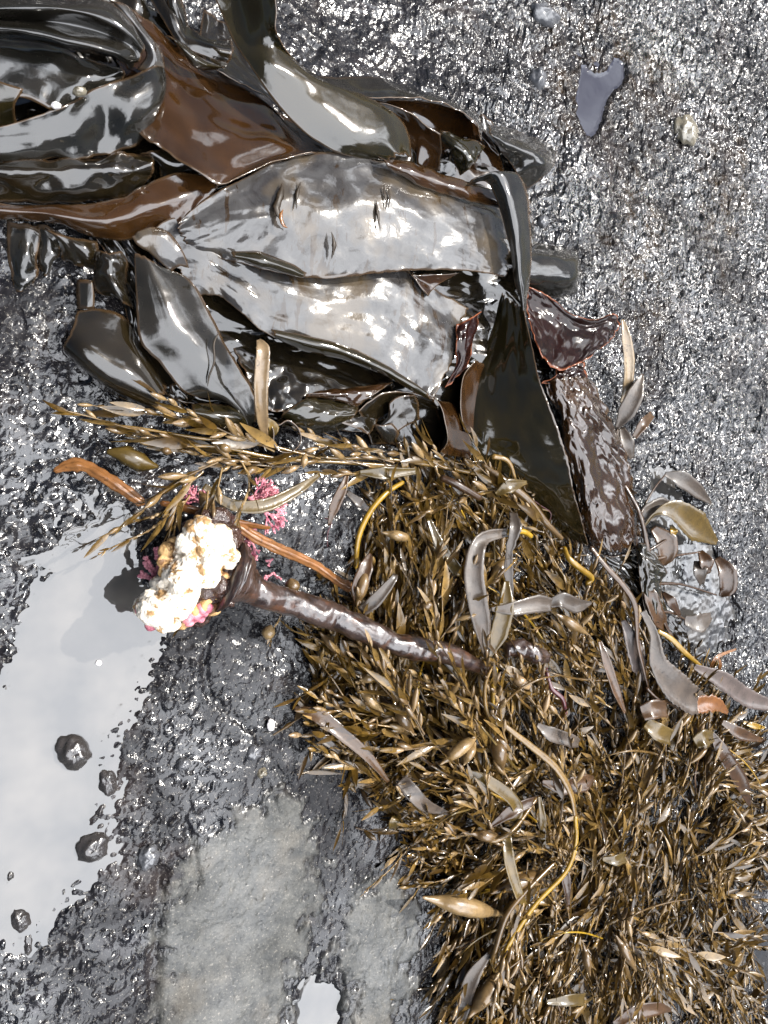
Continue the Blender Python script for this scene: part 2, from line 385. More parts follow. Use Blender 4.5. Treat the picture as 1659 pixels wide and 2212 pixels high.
def water_material():
    m = NM('pool_water'); ob = m.obj()
    n = m.noise(16, 3, 0.5, ob); nr = m.bump(n, 0.0006, 0.5)
    b = m.n('ShaderNodeBsdfPrincipled'); b.inputs['Base Color'].default_value = (0.9, 0.93, 0.95, 1)
    b.inputs['Roughness'].default_value = 0.02; b.inputs['IOR'].default_value = 1.75
    b.inputs['Transmission Weight'].default_value = 0.0; b.inputs['Base Color'].default_value = (0.30, 0.31, 0.33, 1)
    c = m.mix(m.ramp(m.noise(14, 3, .6, ob), [(0.35, 0), (0.7, 1)]), (0.030, 0.030, 0.030), (0.075, 0.068, 0.060)); m.l(c, b.inputs['Base Color'])
    m.l(nr, b.inputs['Normal']); m.l(b.outputs[0], m.out.inputs[0]); return m.m
WATER = water_material()
WATER_THIN = water_material(); WATER_THIN.name = 'thin_puddle_water'
for n_ in WATER_THIN.node_tree.nodes:
    if n_.type == 'BSDF_PRINCIPLED':
        n_.inputs['IOR'].default_value = 1.40
        for l_ in list(n_.inputs['Base Color'].links): WATER_THIN.node_tree.links.remove(l_)
        n_.inputs['Base Color'].default_value = (0.026, 0.028, 0.040, 1)  # blue of the mirrored sky put into the base colour
# (u, v, half width, half height, height mm, turn)
STONES = [(157, 1622, 36, 42, 15, 0.5), (200, 1828, 38, 34, 13, 0.2), (22, 1890, 10, 12, 5, 0), (45, 1985, 22, 30, 8, 0.4), (232, 1688, 22, 32, 9, 0.3), (60, 2035, 12, 28, 6, 0)]
lo = P(-60., 2080., WL); hi = P(392., 1010., WL)
water('pool_water', (lo[0] - 0.06, lo[1] - 0.03), (hi[0], hi[1]), 'still tide pool reflecting the pale sky')
lo = P(600., 2290., WL); hi = P(770., 2070., WL)
water('puddle_water', lo[:2], hi[:2], 'small puddle at the lower edge of the grey slab')
lo = P(1225., 310., WL + 1); hi = P(1375., 100., WL + 1)
water('puddle_water', lo[:2], hi[:2], 'small bluish puddle on the rippled rock', lev=-3.0, mat=WATER_THIN)
lo = P(1590., 2250., WL); hi = P(1800., 1930., WL)
water('puddle_water', lo[:2], hi[:2], 'bright puddle right of the weed mass', lev=-4.0)
lo = P(1380., 1450., WL); hi = P(1610., 990., WL)
water('puddle_water', lo[:2], hi[:2], 'shiny puddle right of the brown leaves', lev=-4.0)

# ------------------------------------------------------------------ blades
def crom(A, t):
    """Catmull-Rom along axis 0"""
    n = len(A)
    if n == 2:
        return A[0] * (1 - t).reshape((-1,) + (1,) * (A.ndim - 1)) + A[1] * t.reshape((-1,) + (1,) * (A.ndim - 1))
    E = np.concatenate([[2 * A[0] - A[1]], A, [2 * A[-1] - A[-2]]])
    i = np.clip(np.floor(t).astype(int), 0, n - 2); f = (t - i).reshape((-1,) + (1,) * (A.ndim - 1))
    p0, p1, p2, p3 = E[i], E[i + 1], E[i + 2], E[i + 3]
    return 0.5 * (2 * p1 + (p2 - p0) * f + (2 * p0 - 5 * p1 + 4 * p2 - p3) * f ** 2 + (3 * p1 - p0 - 3 * p2 + p3) * f ** 3)

def crgrid(C, ti, tj):
    """evaluate control grid at per-vertex params ti, tj (same shape) by dense sampling"""
    n, m = C.shape[:2]; D1 = crom(C, np.linspace(0, n - 1, 96)); D2 = crom(D1.transpose(1, 0, 2), np.linspace(0, m - 1, 96)).transpose(1, 0, 2)
    a = np.clip(ti, 0, 1) * 95; b = np.clip(tj, 0, 1) * 95
    i = np.minimum(a.astype(int), 94); j = np.minimum(b.astype(int), 94); fa = (a - i)[..., None]; fb = (b - j)[..., None]
    return (D2[i, j] * (1 - fa) + D2[i + 1, j] * fa) * (1 - fb) + (D2[i, j + 1] * (1 - fa) + D2[i + 1, j + 1] * fa) * fb

_bs = [100]
def blade(label, rows, mat, name='kelp_sheet', cat='kelp', wr=1.6, ws=34, fine=0.25, rag=0.010, ends=0.02, thick=1.1, step=2.6, parent=None, group=None, pleat=None):
    _bs[0] += 13; sd_ = _bs[0]
    C = np.array(rows, float)                         # (n, m, 3)
    W0 = P(C[..., 0], C[..., 1], C[..., 2])
    la = np.linalg.norm(np.diff(W0, axis=0), axis=2).sum(0).max() * 1000; lb = np.linalg.norm(np.diff(W0, axis=1), axis=2).sum(1).max() * 1000
    n = int(np.clip(la / step, 10, 220)); m = int(np.clip(lb / step, 6, 160))
    S, T = np.meshgrid(np.linspace(0, 1, n), np.linspace(0, 1, m), indexing='ij')
    def e(t, L, k): return np.clip(fbm(t * L / 16 + k * 9.3, t * 0 + sd_, 4, sd_ + k, 0.6) * 0.9 + 0.25, 0, 2)
    lo_, hi_ = rag * e(S, la, 1), 1 - rag * e(S, la, 2); T2 = lo_ + (hi_ - lo_) * T
    lo2, hi2 = ends * e(T, lb, 3), 1 - ends * e(T, lb, 4); S2 = lo2 + (hi2 - lo2) * S
    Q = crgrid(C, S2, T2); V = P(Q[..., 0], Q[..., 1], Q[..., 2])
    du = np.gradient(V, axis=0); dv = np.gradient(V, axis=1); N = np.cross(du, dv); N /= np.linalg.norm(N, axis=2, keepdims=True) + 1e-12
    N *= np.sign((N * (CAM - V)).sum(2, keepdims=True).mean() + 1e-9)
    a = S * la; b = T * lb
    h = fbm(a / ws + sd_, b / ws * 1.3, 2, sd_, 0.35) * wr * 1.15 + fbm(a / 12, b / 12, 2, sd_ + 3) * fine * 0.35
    edge = np.minimum(T * lb, (1 - T) * lb); h = h + np.exp(-edge / 9) * pn(a / 22, b * 0 + 3.3, sd_ + 7) * wr * 1.1
    if pleat: h = h + pleat[0] * np.sin(T * math.pi * 2 * pleat[1] + pn(a / 60, b * 0, sd_) * 2) * np.sin(np.clip(T, 0, 1) * math.pi)
    V = V + N * (h / 1000)[..., None]
    rim = np.minimum(edge, np.minimum(S * la, (1 - S) * la)) / 1000
    F = gridfaces(n, m)
    me = mesh_np(name, V.reshape(-1, 3), F, {'rim': rim})
    o = link(name, me, mat, parent, label if parent is None else (label or None), cat if parent is None else None, group)
    md = o.modifiers.new('thickness', 'SOLIDIFY'); md.thickness = thick / 1000; md.offset = 0
    return o

# each row runs across the blade, rows follow its length; entries are (u, v, height mm)
B = blade
# --- dark filler sheets put under the heap, painting its shaded gaps black
B('black filler sheet added lowest under the kelp heap to darken its gaps', [[(-40, 330, 10), (-40, 400, 12), (-40, 470, 8)], [(200, 340, 14), (220, 440, 16), (210, 520, 8)], [(480, 300, 14), (460, 560, 12), (330, 830, 8)], [(760, 260, 12), (760, 620, 10), (560, 900, 5)], [(1000, 230, 8), (1080, 640, 8), (900, 960, 6)], [(1120, 330, 4), (1190, 700, 6), (1180, 1050, 5)]], K_DARK, wr=4, ws=50)
B('black filler sheet added lowest at the top left corner to darken the gaps', [[(-40, -30, 10), (-40, 180, 14), (-40, 350, 12)], [(200, -40, 14), (220, 160, 16), (200, 340, 14)], [(380, 40, 10), (420, 190, 10), (420, 350, 12)], [(480, 120, 4), (540, 240, 8), (640, 330, 8)]], K_DARK, wr=4)
# --- left group
B('thin grey glossy kelp scrap draped over rock at left edge', [[(14, 476, 10), (60, 484, 14), (92, 490, 12)], [(16, 540, 7), (50, 560, 12), (80, 560, 9)], [(26, 600, 3), (48, 606, 8), (82, 590, 5)], [(30, 628, 1), (44, 630, 3), (66, 620, 1)]], K_SLATE, wr=2.5, ws=14)
B('grey glossy kelp scrap with one round hole beside the left edge', [[(78, 484, 11), (110, 490, 15), (142, 512, 13)], [(76, 525, 9), (104, 540, 14), (134, 540, 10)], [(84, 560, 6), (102, 572, 10), (118, 565, 6)], [(90, 590, 1), (98, 596, 4), (108, 590, 1)]], K_SLATE, wr=2.5, ws=14)
B('dark brown kelp strap crossing to the left edge below the black fold', [[(-40, 438, 30), (-40, 452, 34), (-40, 468, 24)], [(90, 441, 32), (90, 460, 40), (90, 476, 26)], [(190, 440, 36), (195, 475, 46), (195, 508, 26)], [(260, 428, 42), (275, 470, 48), (282, 520, 28)], [(318, 395, 46), (350, 440, 50), (352, 490, 34)], [(400, 372, 48), (420, 420, 50), (392, 484, 44)], [(480, 392, 46), (455, 425, 49), (400, 478, 46)]], K_BROWN, wr=2.2, ws=40)
B('black crumpled kelp fold with torn holes near left edge', [[(-40, 350, 34), (-40, 368, 46), (-40, 400, 36), (-40, 440, 22)], [(80, 345, 38), (80, 368, 50), (80, 405, 38), (90, 436, 24)], [(170, 345, 40), (180, 366, 50), (190, 405, 40), (190, 438, 26)], [(270, 330, 42), (262, 365, 50), (260, 392, 42), (262, 430, 28)], [(330, 338, 40), (334, 360, 44), (330, 384, 38), (300, 402, 30)]], K_DARK, wr=3.2, ws=30, fine=0.5, rag=0.03)
B('small dark kelp loop beside the torn black fold', [[(300, 332, 36), (320, 326, 44), (350, 324, 44)], [(335, 345, 30), (352, 352, 42), (378, 330, 46)], [(345, 385, 28), (378, 372, 38), (404, 350, 44)], [(342, 392, 22), (372, 384, 32), (404, 362, 34)]], K_DARK, wr=1.2)
B('broad chocolate brown kelp sheet curving under the long ribbon', [[(270, 10, 22), (255, 110, 26), (230, 200, 28)], [(330, 50, 18), (350, 160, 34), (310, 300, 52)], [(380, 105, 12), (410, 210, 40), (350, 320, 60)], [(440, 130, 6), (500, 250, 42), (420, 370, 66)], [(530, 165, 4), (590, 280, 42), (480, 400, 66)], [(610, 250, 6), (650, 310, 36), (560, 362, 64)], [(740, 330, 20), (700, 332, 40), (672, 324, 60)]], K_BROWN, wr=2.4, ws=60, rag=0.004)
B('pale grey kelp sheet spread flat at the upper left edge', [[(-50, 72, 44), (-50, 120, 52), (-50, 190, 48)], [(60, 88, 46), (70, 130, 54), (60, 215, 50)], [(150, 112, 48), (150, 155, 54), (120, 240, 48)], [(210, 135, 48), (212, 172, 52), (195, 215, 44)], [(262, 150, 44), (270, 165, 44), (240, 200, 38)]], K_SLATE, wr=2.2, ws=30)
B('olive kelp corner folded down at the left edge under the pale sheet', [[(-40, 160, 52), (-40, 210, 50), (-40, 285, 26)], [(0, 176, 54), (0, 222, 48), (0, 280, 26)], [(52, 192, 56), (32, 230, 46), (40, 275, 24)]], K_OLIVE, wr=1.2)
B('silvery crumpled kelp sheet with a dark notch at upper left', [[(-50, 285, 50), (-50, 315, 46), (-50, 350, 36)], [(40, 262, 56), (60, 310, 50), (60, 342, 36)], [(105, 240, 64), (112, 300, 54), (130, 340, 38)], [(160, 218, 62), (170, 280, 60), (180, 340, 40)], [(205, 190, 68), (225, 260, 54), (225, 336, 40)], [(290, 160, 66), (285, 235, 66), (268, 325, 42)], [(345, 138, 56), (345, 210, 58), (310, 305, 44)], [(352, 150, 40), (352, 220, 42), (322, 290, 40)]], K_SLATE, wr=3.4, ws=60, fine=0.1, rag=0.012)
B('long pleated kelp fold with rusty underside at the top left', [[(-50, -8, 64), (-50, 20, 80), (-50, 40, 62), (-50, 55, 80), (-50, 78, 52)], [(60, -8, 66), (60, 16, 84), (70, 44, 60), (60, 68, 84), (60, 88, 56)], [(150, -4, 66), (150, 20, 84), (160, 56, 62), (150, 88, 84), (150, 106, 58)], [(235, 6, 68), (228, 40, 84), (235, 78, 66), (225, 108, 82), (228, 122, 58)], [(280, 44, 66), (278, 70, 80), (278, 100, 70), (268, 124, 74), (266, 136, 56)], [(310, 92, 60), (312, 108, 70), (306, 124, 66), (292, 140, 58), (280, 150, 50)]], K_SLATE, wr=1.6, ws=40, fine=0.5)
B('pinkish grey kelp margin wrapped round the pleated fold', [[(236, -2, 60), (252, 4, 66), (282, 18, 58)], [(268, 42, 58), (288, 46, 66), (314, 60, 58)], [(300, 80, 56), (318, 86, 64), (340, 100, 56)], [(318, 120, 54), (334, 126, 60), (352, 138, 50)], [(296, 150, 50), (322, 160, 54), (350, 168, 46)]], K_GREY, wr=1.4)
B('dark kelp strap hanging at the top centre above the bare rock', [[(300, -40, 20), (330, -40, 26), (365, -40, 20)], [(350, 40, 22), (372, 30, 28), (390, 22, 20)], [(385, 95, 24), (402, 80, 28), (412, 60, 18)], [(430, 118, 26), (452, 100, 30), (460, 85, 20)], [(490, 142, 24), (505, 110, 30), (500, 80, 20)]], K_DARK, wr=1.8)
B('bluish shining thin kelp strip bent above the top rock gap', [[(358, -20, 30), (374, -20, 34), (388, -20, 28)], [(364, 12, 28), (378, 14, 32), (400, 30, 24)], [(374, 50, 20), (392, 58, 22), (408, 70, 16)], [(386, 82, 12), (400, 88, 14), (410, 92, 8)]], K_DARK, wr=0.6)
B('olive kelp fold edge curving above the brown sheet', [[(356, 74, 46), (372, 82, 52), (378, 92, 46)], [(400, 96, 46), (404, 112, 54), (404, 128, 44)], [(440, 130, 44), (440, 138, 50), (430, 148, 42)], [(488, 144, 36), (484, 146, 42), (476, 150, 36)]], K_OLIVE, wr=0.8)
B('black kelp pocket under the long ribbon at top centre', [[(440, 20, 18), (470, 40, 16), (500, 60, 12)], [(430, 90, 22), (480, 90, 18), (530, 120, 14)], [(450, 140, 30), (510, 150, 24), (590, 200, 18)], [(520, 175, 34), (590, 215, 30), (650, 280, 20)]], K_DARK, wr=2)
# --- centre top: ribbon and bowl
B('dark inner kelp wall of the hollow behind the ribbon', [[(800, 215, 16), (850, 300, 10), (890, 380, 8)], [(900, 215, 20), (930, 300, 12), (960, 390, 8)], [(1000, 240, 22), (1010, 310, 14), (1010, 400, 8)], [(1060, 300, 22), (1085, 350, 16), (1090, 420, 10)]], K_BROWN, wr=2)
B('greyish brown kelp sheet arching over the hollow at top centre', [[(650, 160, 40), (700, 185, 48), (740, 205, 50)], [(740, 168, 38), (770, 195, 52), (800, 212, 58)], [(810, 168, 34), (830, 192, 54), (860, 212, 62)], [(880, 186, 30), (895, 200, 54), (915, 214, 64)], [(950, 208, 28), (960, 216, 54), (975, 230, 64)], [(1018, 240, 28), (1020, 252, 50), (1022, 262, 60)], [(1048, 278, 30), (1040, 290, 44), (1042, 308, 50)]], K_SLATE, wr=1.2)
B('thin dark kelp fold with a bright rim inside the hollow', [[(800, 220, 48), (812, 236, 30), (830, 260, 14)], [(850, 228, 50), (862, 252, 32), (870, 300, 14)], [(890, 245, 50), (896, 280, 32), (896, 330, 14)], [(920, 270, 50), (920, 300, 32), (905, 360, 14)], [(952, 290, 50), (955, 330, 30), (950, 370, 12)]], K_BROWN, wr=0.8)
B('rounded grey brown kelp bulge poking out over the rock on the right', [[(1052, 268, 40), (1060, 290, 56), (1072, 312, 40)], [(1090, 276, 24), (1095, 308, 52), (1092, 338, 34)], [(1140, 292, 12), (1142, 325, 46), (1106, 358, 30)], [(1182, 306, 6), (1172, 345, 42), (1118, 380, 26)], [(1202, 328, 2), (1194, 362, 26), (1138, 410, 8)]], K_SLATE, wr=1.2)
B('golden twisted kelp tip inside the hollow', [[(950, 284, 46), (950, 286, 46), (952, 290, 44)], [(1000, 296, 50), (986, 316, 56), (968, 325, 40)], [(1045, 310, 48), (1012, 345, 54), (982, 352, 36)], [(1044, 318, 44), (1018, 360, 46), (994, 380, 34)]], K_OLIVE, wr=2.4, ws=14)
B('long glossy kelp ribbon sweeping down from the top edge', [[(448, -40, 58), (500, -40, 66), (560, -40, 90), (596, -40, 104)], [(474, 20, 58), (520, 20, 66), (565, 20, 88), (597, 20, 100)], [(505, 90, 60), (540, 80, 70), (575, 66, 84), (600, 75, 90)], [(545, 150, 68), (580, 135, 78), (612, 115, 74), (640, 132, 62)], [(590, 215, 66), (630, 185, 74), (670, 170, 74), (705, 178, 62)], [(650, 280, 62), (690, 240, 72), (735, 205, 72), (790, 208, 62)], [(712, 322, 58), (745, 285, 70), (800, 240, 70), (845, 240, 60)], [(770, 340, 54), (790, 315, 66), (835, 285, 68), (880, 285, 54)], [(835, 350, 46), (845, 345, 54), (865, 335, 56), (890, 340, 44)]], K_OLIVE, wr=1.3, ws=60, fine=0.1, rag=0.005)
# --- big central sheets
B('large mottled grey kelp sheet below the main one reaching to the right', [[(300, 520, 34), (360, 560, 34), (425, 640, 28)], [(380, 470, 42), (440, 560, 42), (470, 640, 30)], [(480, 520, 42), (520, 600, 42), (520, 675, 32)], [(600, 560, 40), (600, 640, 44), (570, 718, 34)], [(700, 570, 40), (690, 660, 44), (660, 755, 34)], [(800, 570, 38), (790, 670, 42), (770, 782, 36)], [(880, 585, 36), (870, 700, 42), (850, 818, 38)], [(945, 625, 36), (935, 740, 42), (905, 846, 40)], [(1012, 668, 28), (990, 760, 36), (934, 862, 38)], ], K_GREY, wr=3.0, ws=60, fine=0.4, rag=0.012)
B('rolled olive lower margin of the mottled lower kelp sheet', [[(585, 712, 44), (590, 722, 46), (598, 730, 34)], [(650, 722, 46), (650, 738, 50), (650, 756, 36)], [(730, 742, 46), (728, 756, 50), (722, 772, 36)], [(800, 770, 46), (798, 784, 50), (792, 794, 38)], [(862, 806, 46), (860, 816, 48), (856, 826, 40)], [(925, 850, 42), (928, 856, 43), (930, 864, 38)]], K_OLIVE, wr=0.8)
B('rust brown curled end of the mottled lower kelp sheet', [[(986, 700, 42), (1010, 690, 44), (1040, 672, 36)], [(984, 740, 44), (1006, 726, 46), (1030, 705, 34)], [(984, 790, 42), (1000, 780, 44), (1018, 762, 34)], [(960, 838, 38), (975, 828, 40), (998, 800, 30)]], K_RED, wr=2.2, ws=16, rag=0.04)
MAIN = B('largest silvery mottled kelp sheet at the centre of the heap', [[(380, 486, 50), (390, 510, 46), (410, 545, 40)], [(430, 440, 52), (450, 500, 52), (480, 560, 42)], [(505, 395, 54), (530, 470, 58), (530, 572, 48)], [(590, 352, 54), (610, 450, 62), (610, 592, 50)], [(670, 330, 52), (690, 440, 62), (700, 602, 52)], [(760, 335, 52), (780, 440, 62), (790, 594, 54)], [(840, 350, 52), (860, 450, 62), (870, 586, 54)], [(930, 380, 50), (945, 470, 60), (950, 584, 54)], [(1010, 412, 46), (1030, 490, 56), (1030, 588, 50)], [(1090, 440, 36), (1100, 520, 42), (1096, 600, 38)]], K_GREY, wr=2.6, ws=55, fine=0.35, rag=0.008)
B('brown rolled upper edge along the silvery central kelp sheet', [[(812, 338, 62), (830, 352, 68), (850, 372, 62)], [(880, 350, 62), (890, 372, 68), (905, 400, 60)], [(950, 372, 60), (955, 396, 66), (965, 422, 58)], [(1010, 396, 58), (1015, 416, 62), (1025, 436, 54)], [(1072, 412, 50), (1078, 432, 52), (1090, 452, 46)]], K_BROWN, wr=1.6)
B('pale torn kelp flap at the left end of the central sheet', [[(284, 512, 44), (300, 500, 46), (330, 490, 46)], [(300, 532, 44), (325, 515, 50), (362, 500, 50)], [(335, 556, 42), (360, 545, 48), (388, 530, 48)], [(370, 588, 38), (388, 575, 42), (408, 580, 40)]], K_GREY, wr=1.8, ws=18)
B('raised narrow kelp scar flap on the central sheet', [[(497, 546, 62), (500, 552, 64), (502, 556, 61)], [(560, 544, 64), (562, 562, 70), (560, 576, 62)], [(620, 566, 62), (618, 580, 66), (610, 588, 60)], [(664, 590, 58), (660, 596, 60), (655, 600, 57)]], K_OLIVE, wr=1.2)
B('folded brown kelp corner showing between the two mottled sheets', [[(886, 592, 44), (900, 594, 46), (920, 592, 44)], [(905, 618, 44), (925, 610, 40), (955, 592, 46)], [(925, 640, 40), (940, 620, 38), (992, 588, 46)]], K_BROWN, wr=1)
B('narrow upright brownish grey kelp strap at the right of the heap', [[(1008, 402, 60), (1018, 388, 72), (1050, 378, 78)], [(1048, 392, 70), (1075, 372, 84), (1112, 372, 78)], [(1070, 425, 70), (1096, 412, 84), (1138, 418, 74)], [(1090, 490, 68), (1112, 480, 80), (1144, 480, 70)], [(1104, 550, 64), (1120, 545, 74), (1148, 545, 64)], [(1112, 610, 58), (1126, 608, 64), (1144, 605, 56)], [(1124, 650, 52), (1130, 652, 55), (1138, 648, 50)], [(1129, 690, 46), (1132, 690, 48), (1135, 690, 46)]], K_SLATE, wr=0.7, rag=0.004)
B('huge dark olive kelp sheet descending to the fine weed', [[(1085, 630, 24), (1105, 650, 38), (1130, 660, 50)], [(1060, 720, 10), (1100, 730, 34), (1148, 740, 62)], [(1020, 810, 3), (1090, 820, 38), (1166, 820, 74)], [(1002, 890, 2), (1090, 900, 38), (1198, 905, 80)], [(1000, 960, 2), (1110, 975, 36), (1225, 985, 78)], [(1030, 1010, 2), (1140, 1040, 30), (1240, 1060, 66)], [(1120, 1060, 2), (1190, 1110, 20), (1258, 1130, 50)], [(1200, 1160, 2), (1240, 1170, 12), (1272, 1180, 32)]], K_OLIVE, wr=2.4, ws=60)
B('round kelp tube end lying on the rock right of the strap', [[(1140, 526, 10), (1140, 550, 40), (1140, 600, 42), (1140, 628, 10)], [(1190, 530, 8), (1190, 555, 38), (1190, 602, 40), (1185, 642, 8)], [(1240, 538, 4), (1240, 562, 32), (1240, 605, 33), (1236, 640, 4)], [(1252, 552, 0), (1254, 570, 18), (1254, 600, 18), (1248, 620, 0)]], K_SLATE, wr=1.2)
B('dark red kelp ruffle with rusty rim beside the rock on the right', [[(1140, 618, 30), (1135, 660, 22), (1150, 720, 30)], [(1170, 630, 30), (1170, 680, 22), (1165, 760, 36)], [(1200, 650, 30), (1205, 700, 24), (1185, 790, 40)], [(1238, 680, 28), (1240, 715, 26), (1215, 800, 42)], [(1285, 690, 24), (1280, 720, 26), (1240, 790, 40)], [(1326, 678, 20), (1305, 715, 26), (1262, 780, 36)], [(1340, 702, 18), (1320, 735, 22), (1284, 760, 30)]], K_RED, wr=2.4, ws=24, rag=0.02)
B('reddish kelp shred between ruffle and translucent blade', [[(1168, 828, 26), (1200, 810, 30), (1190, 770, 22)], [(1215, 830, 28), (1225, 800, 32), (1215, 765, 24)], [(1272, 818, 24), (1262, 790, 26), (1250, 770, 18)]], K_RED, wr=3, ws=12)
B('shining translucent brown kelp blade hanging toward the small leaves', [[(1172, 832, 24), (1196, 816, 36), (1240, 812, 38), (1272, 815, 24)], [(1200, 880, 24), (1222, 868, 40), (1262, 862, 38), (1300, 868, 22)], [(1214, 945, 22), (1240, 935, 38), (1292, 925, 32), (1332, 930, 18)], [(1232, 1010, 20), (1262, 1000, 36), (1310, 990, 24), (1358, 1000, 14)], [(1248, 1080, 18), (1280, 1070, 34), (1330, 1060, 22), (1374, 1072, 10)], [(1258, 1140, 14), (1295, 1140, 30), (1345, 1130, 22), (1382, 1130, 8)], [(1282, 1182, 8), (1315, 1192, 20), (1355, 1190, 14), (1390, 1180, 5)]], K_BROWN, wr=4.2, ws=40, fine=0.5, rag=.05, ends=.05)
# --- lower left blades
CRK = B('grey blue kelp blade with a long crack pointing down to the fine weed', [[(290, 545, 40), (318, 556, 44), (345, 575, 40)], [(294, 640, 38), (345, 620, 46), (412, 605, 36)], [(302, 735, 34), (375, 700, 46), (456, 680, 34)], [(345, 785, 32), (420, 755, 44), (488, 745, 32)], [(400, 848, 28), (455, 820, 40), (520, 800, 30)], [(470, 862, 24), (500, 860, 34), (548, 850, 28)], [(522, 896, 20), (530, 900, 26), (552, 895, 22)], [(532, 936, 12), (538, 938, 16), (545, 935, 12)]], K_SLATE, wr=1.0, ws=60)
B('dark rolled kelp blade with a bright highlight at lower left of heap', [[(166, 672, 26), (158, 700, 34), (146, 730, 36), (136, 752, 28), (150, 774, 8)], [(222, 668, 24), (208, 715, 34), (188, 752, 42), (176, 784, 34), (186, 812, 8)], [(276, 690, 22), (256, 745, 34), (236, 785, 42), (222, 820, 34), (226, 842, 6)], [(304, 745, 18), (300, 780, 32), (284, 815, 40), (270, 848, 30), (274, 870, 5)], [(362, 835, 16), (356, 850, 28), (348, 868, 34), (338, 884, 22), (336, 894, 4)]], K_DARK, wr=0.7, ws=60, fine=0.08, rag=0.006)
B('small grey square kelp end beside the pitted rock', [[(166, 604, 14), (185, 603, 20), (200, 606, 22)], [(164, 640, 14), (188, 640, 20), (204, 640, 20)], [(166, 668, 12), (188, 668, 18), (204, 666, 18)]], K_SLATE, wr=0.8)
B('black kelp loop with silver edge left of the grey blue blade', [[(215, 540, 24), (232, 545, 40), (262, 545, 30)], [(200, 590, 22), (238, 570, 40), (275, 590, 28)], [(204, 625, 20), (245, 610, 38), (285, 640, 24)], [(262, 648, 18), (268, 655, 30), (286, 668, 20)]], K_DARK, wr=3.5, ws=22)
B('dark drooping kelp flap between the left strap and the rock', [[(98, 492, 24), (150, 512, 28), (210, 520, 22)], [(130, 535, 16), (170, 548, 26), (215, 560, 20)], [(140, 565, 6), (172, 575, 14), (200, 580, 10)]], K_DARK, wr=2.4, ws=18)
B('small bluish kelp scrap in the shade between two blades', [[(366, 832, 10), (385, 828, 12), (402, 850, 10)], [(370, 862, 6), (390, 868, 8), (410, 880, 6)]], K_SLATE, wr=2, ws=8)
B('olive kelp fold half hidden behind the fine weed band', [[(412, 872, 24), (415, 892, 34), (425, 925, 12)], [(460, 872, 26), (465, 900, 38), (465, 940, 12)], [(510, 880, 24), (515, 905, 34), (510, 940, 12)], [(540, 900, 14), (538, 920, 20), (530, 940, 8)]], K_OLIVE, wr=1)
B('black creased kelp sheet in the shaded gap under the lower sheet', [[(480, 700, 4), (520, 790, 14), (560, 880, 26)], [(600, 720, 5), (610, 800, 16), (600, 890, 28)], [(720, 760, 6), (720, 820, 16), (700, 900, 30)], [(850, 810, 8), (850, 860, 16), (800, 940, 26)]], K_DARK, wr=2.6, ws=30)
B('rust brown kelp fold in the shaded gap', [[(655, 858, 26), (668, 850, 34), (700, 842, 26)], [(720, 862, 28), (740, 850, 36), (760, 838, 28)], [(770, 880, 28), (800, 858, 36), (850, 826, 30)]], K_BROWN, wr=1.4, ws=20)
B('olive kelp tube with silver top right of the upright tan leaf', [[(598, 912, 10), (612, 892, 32), (650, 866, 34), (665, 855, 20)], [(640, 932, 8), (655, 905, 34), (690, 878, 38), (705, 862, 22)], [(690, 938, 8), (708, 912, 36), (735, 888, 38), (750, 872, 24)], [(752, 920, 10), (762, 905, 30), (770, 892, 34), (776, 882, 24)]], K_OLIVE, wr=1.4, ws=18)
B('dark hollow kelp pocket wall above the weed band', [[(771, 888, 30), (790, 920, 18), (800, 960, 6)], [(820, 850, 34), (840, 900, 16), (850, 960, 4)], [(880, 845, 34), (895, 905, 12), (895, 980, 4)], [(940, 862, 36), (955, 920, 14), (950, 985, 6)]], K_DARK, wr=1.6)
B('brown curled kelp wall with bright rim at right of the pocket', [[(938, 860, 52), (948, 864, 36), (975, 870, 18)], [(955, 885, 52), (975, 895, 34), (1000, 900, 14)], [(962, 920, 50), (985, 930, 32), (1012, 940, 12)], [(964, 955, 44), (985, 965, 28), (1018, 972, 10)], [(950, 980, 34), (975, 985, 22), (1018, 992, 8)]], K_BROWN, wr=0.8)
B('folded kelp tongue with a looped edge inside the pocket', [[(840, 870, 36), (860, 856, 40), (895, 852, 36)], [(838, 900, 34), (862, 880, 38), (905, 868, 34)], [(820, 925, 30), (860, 905, 36), (905, 895, 32)], [(850, 945, 26), (870, 925, 34), (906, 905, 30)]], K_DARK, wr=2)
B('silver pointed kelp corner above the weed band', [[(808, 915, 34), (825, 918, 38), (846, 914, 36)], [(820, 938, 30), (836, 936, 34), (862, 936, 34)], [(840, 960, 24), (846, 960, 27), (852, 956, 26)]], K_SLATE, wr=0.8)
B('thin shining kelp strip dipping into the weed band', [[(850, 958, 26), (858, 956, 32), (868, 952, 26)], [(885, 975, 22), (893, 970, 30), (904, 966, 24)], [(918, 1006, 14), (926, 1000, 20), (932, 992, 14)]], K_SLATE, wr=0.5)
B('small pale kelp flap emerging right of the thin strip', [[(925, 1005, 22), (935, 985, 30), (955, 968, 26)], [(938, 1012, 24), (948, 998, 32), (975, 966, 28)]], K_SLATE, wr=0.6)
B('tall thin kelp edge standing in the dark gap', [[(1028, 776, 34), (1034, 780, 22), (1050, 790, 10)], [(1000, 815, 34), (1010, 822, 22), (1040, 830, 10)], [(994, 870, 32), (1006, 876, 20), (1030, 880, 10)], [(1002, 930, 26), (1012, 935, 16), (1030, 935, 8)]], K_BROWN, wr=0.5)
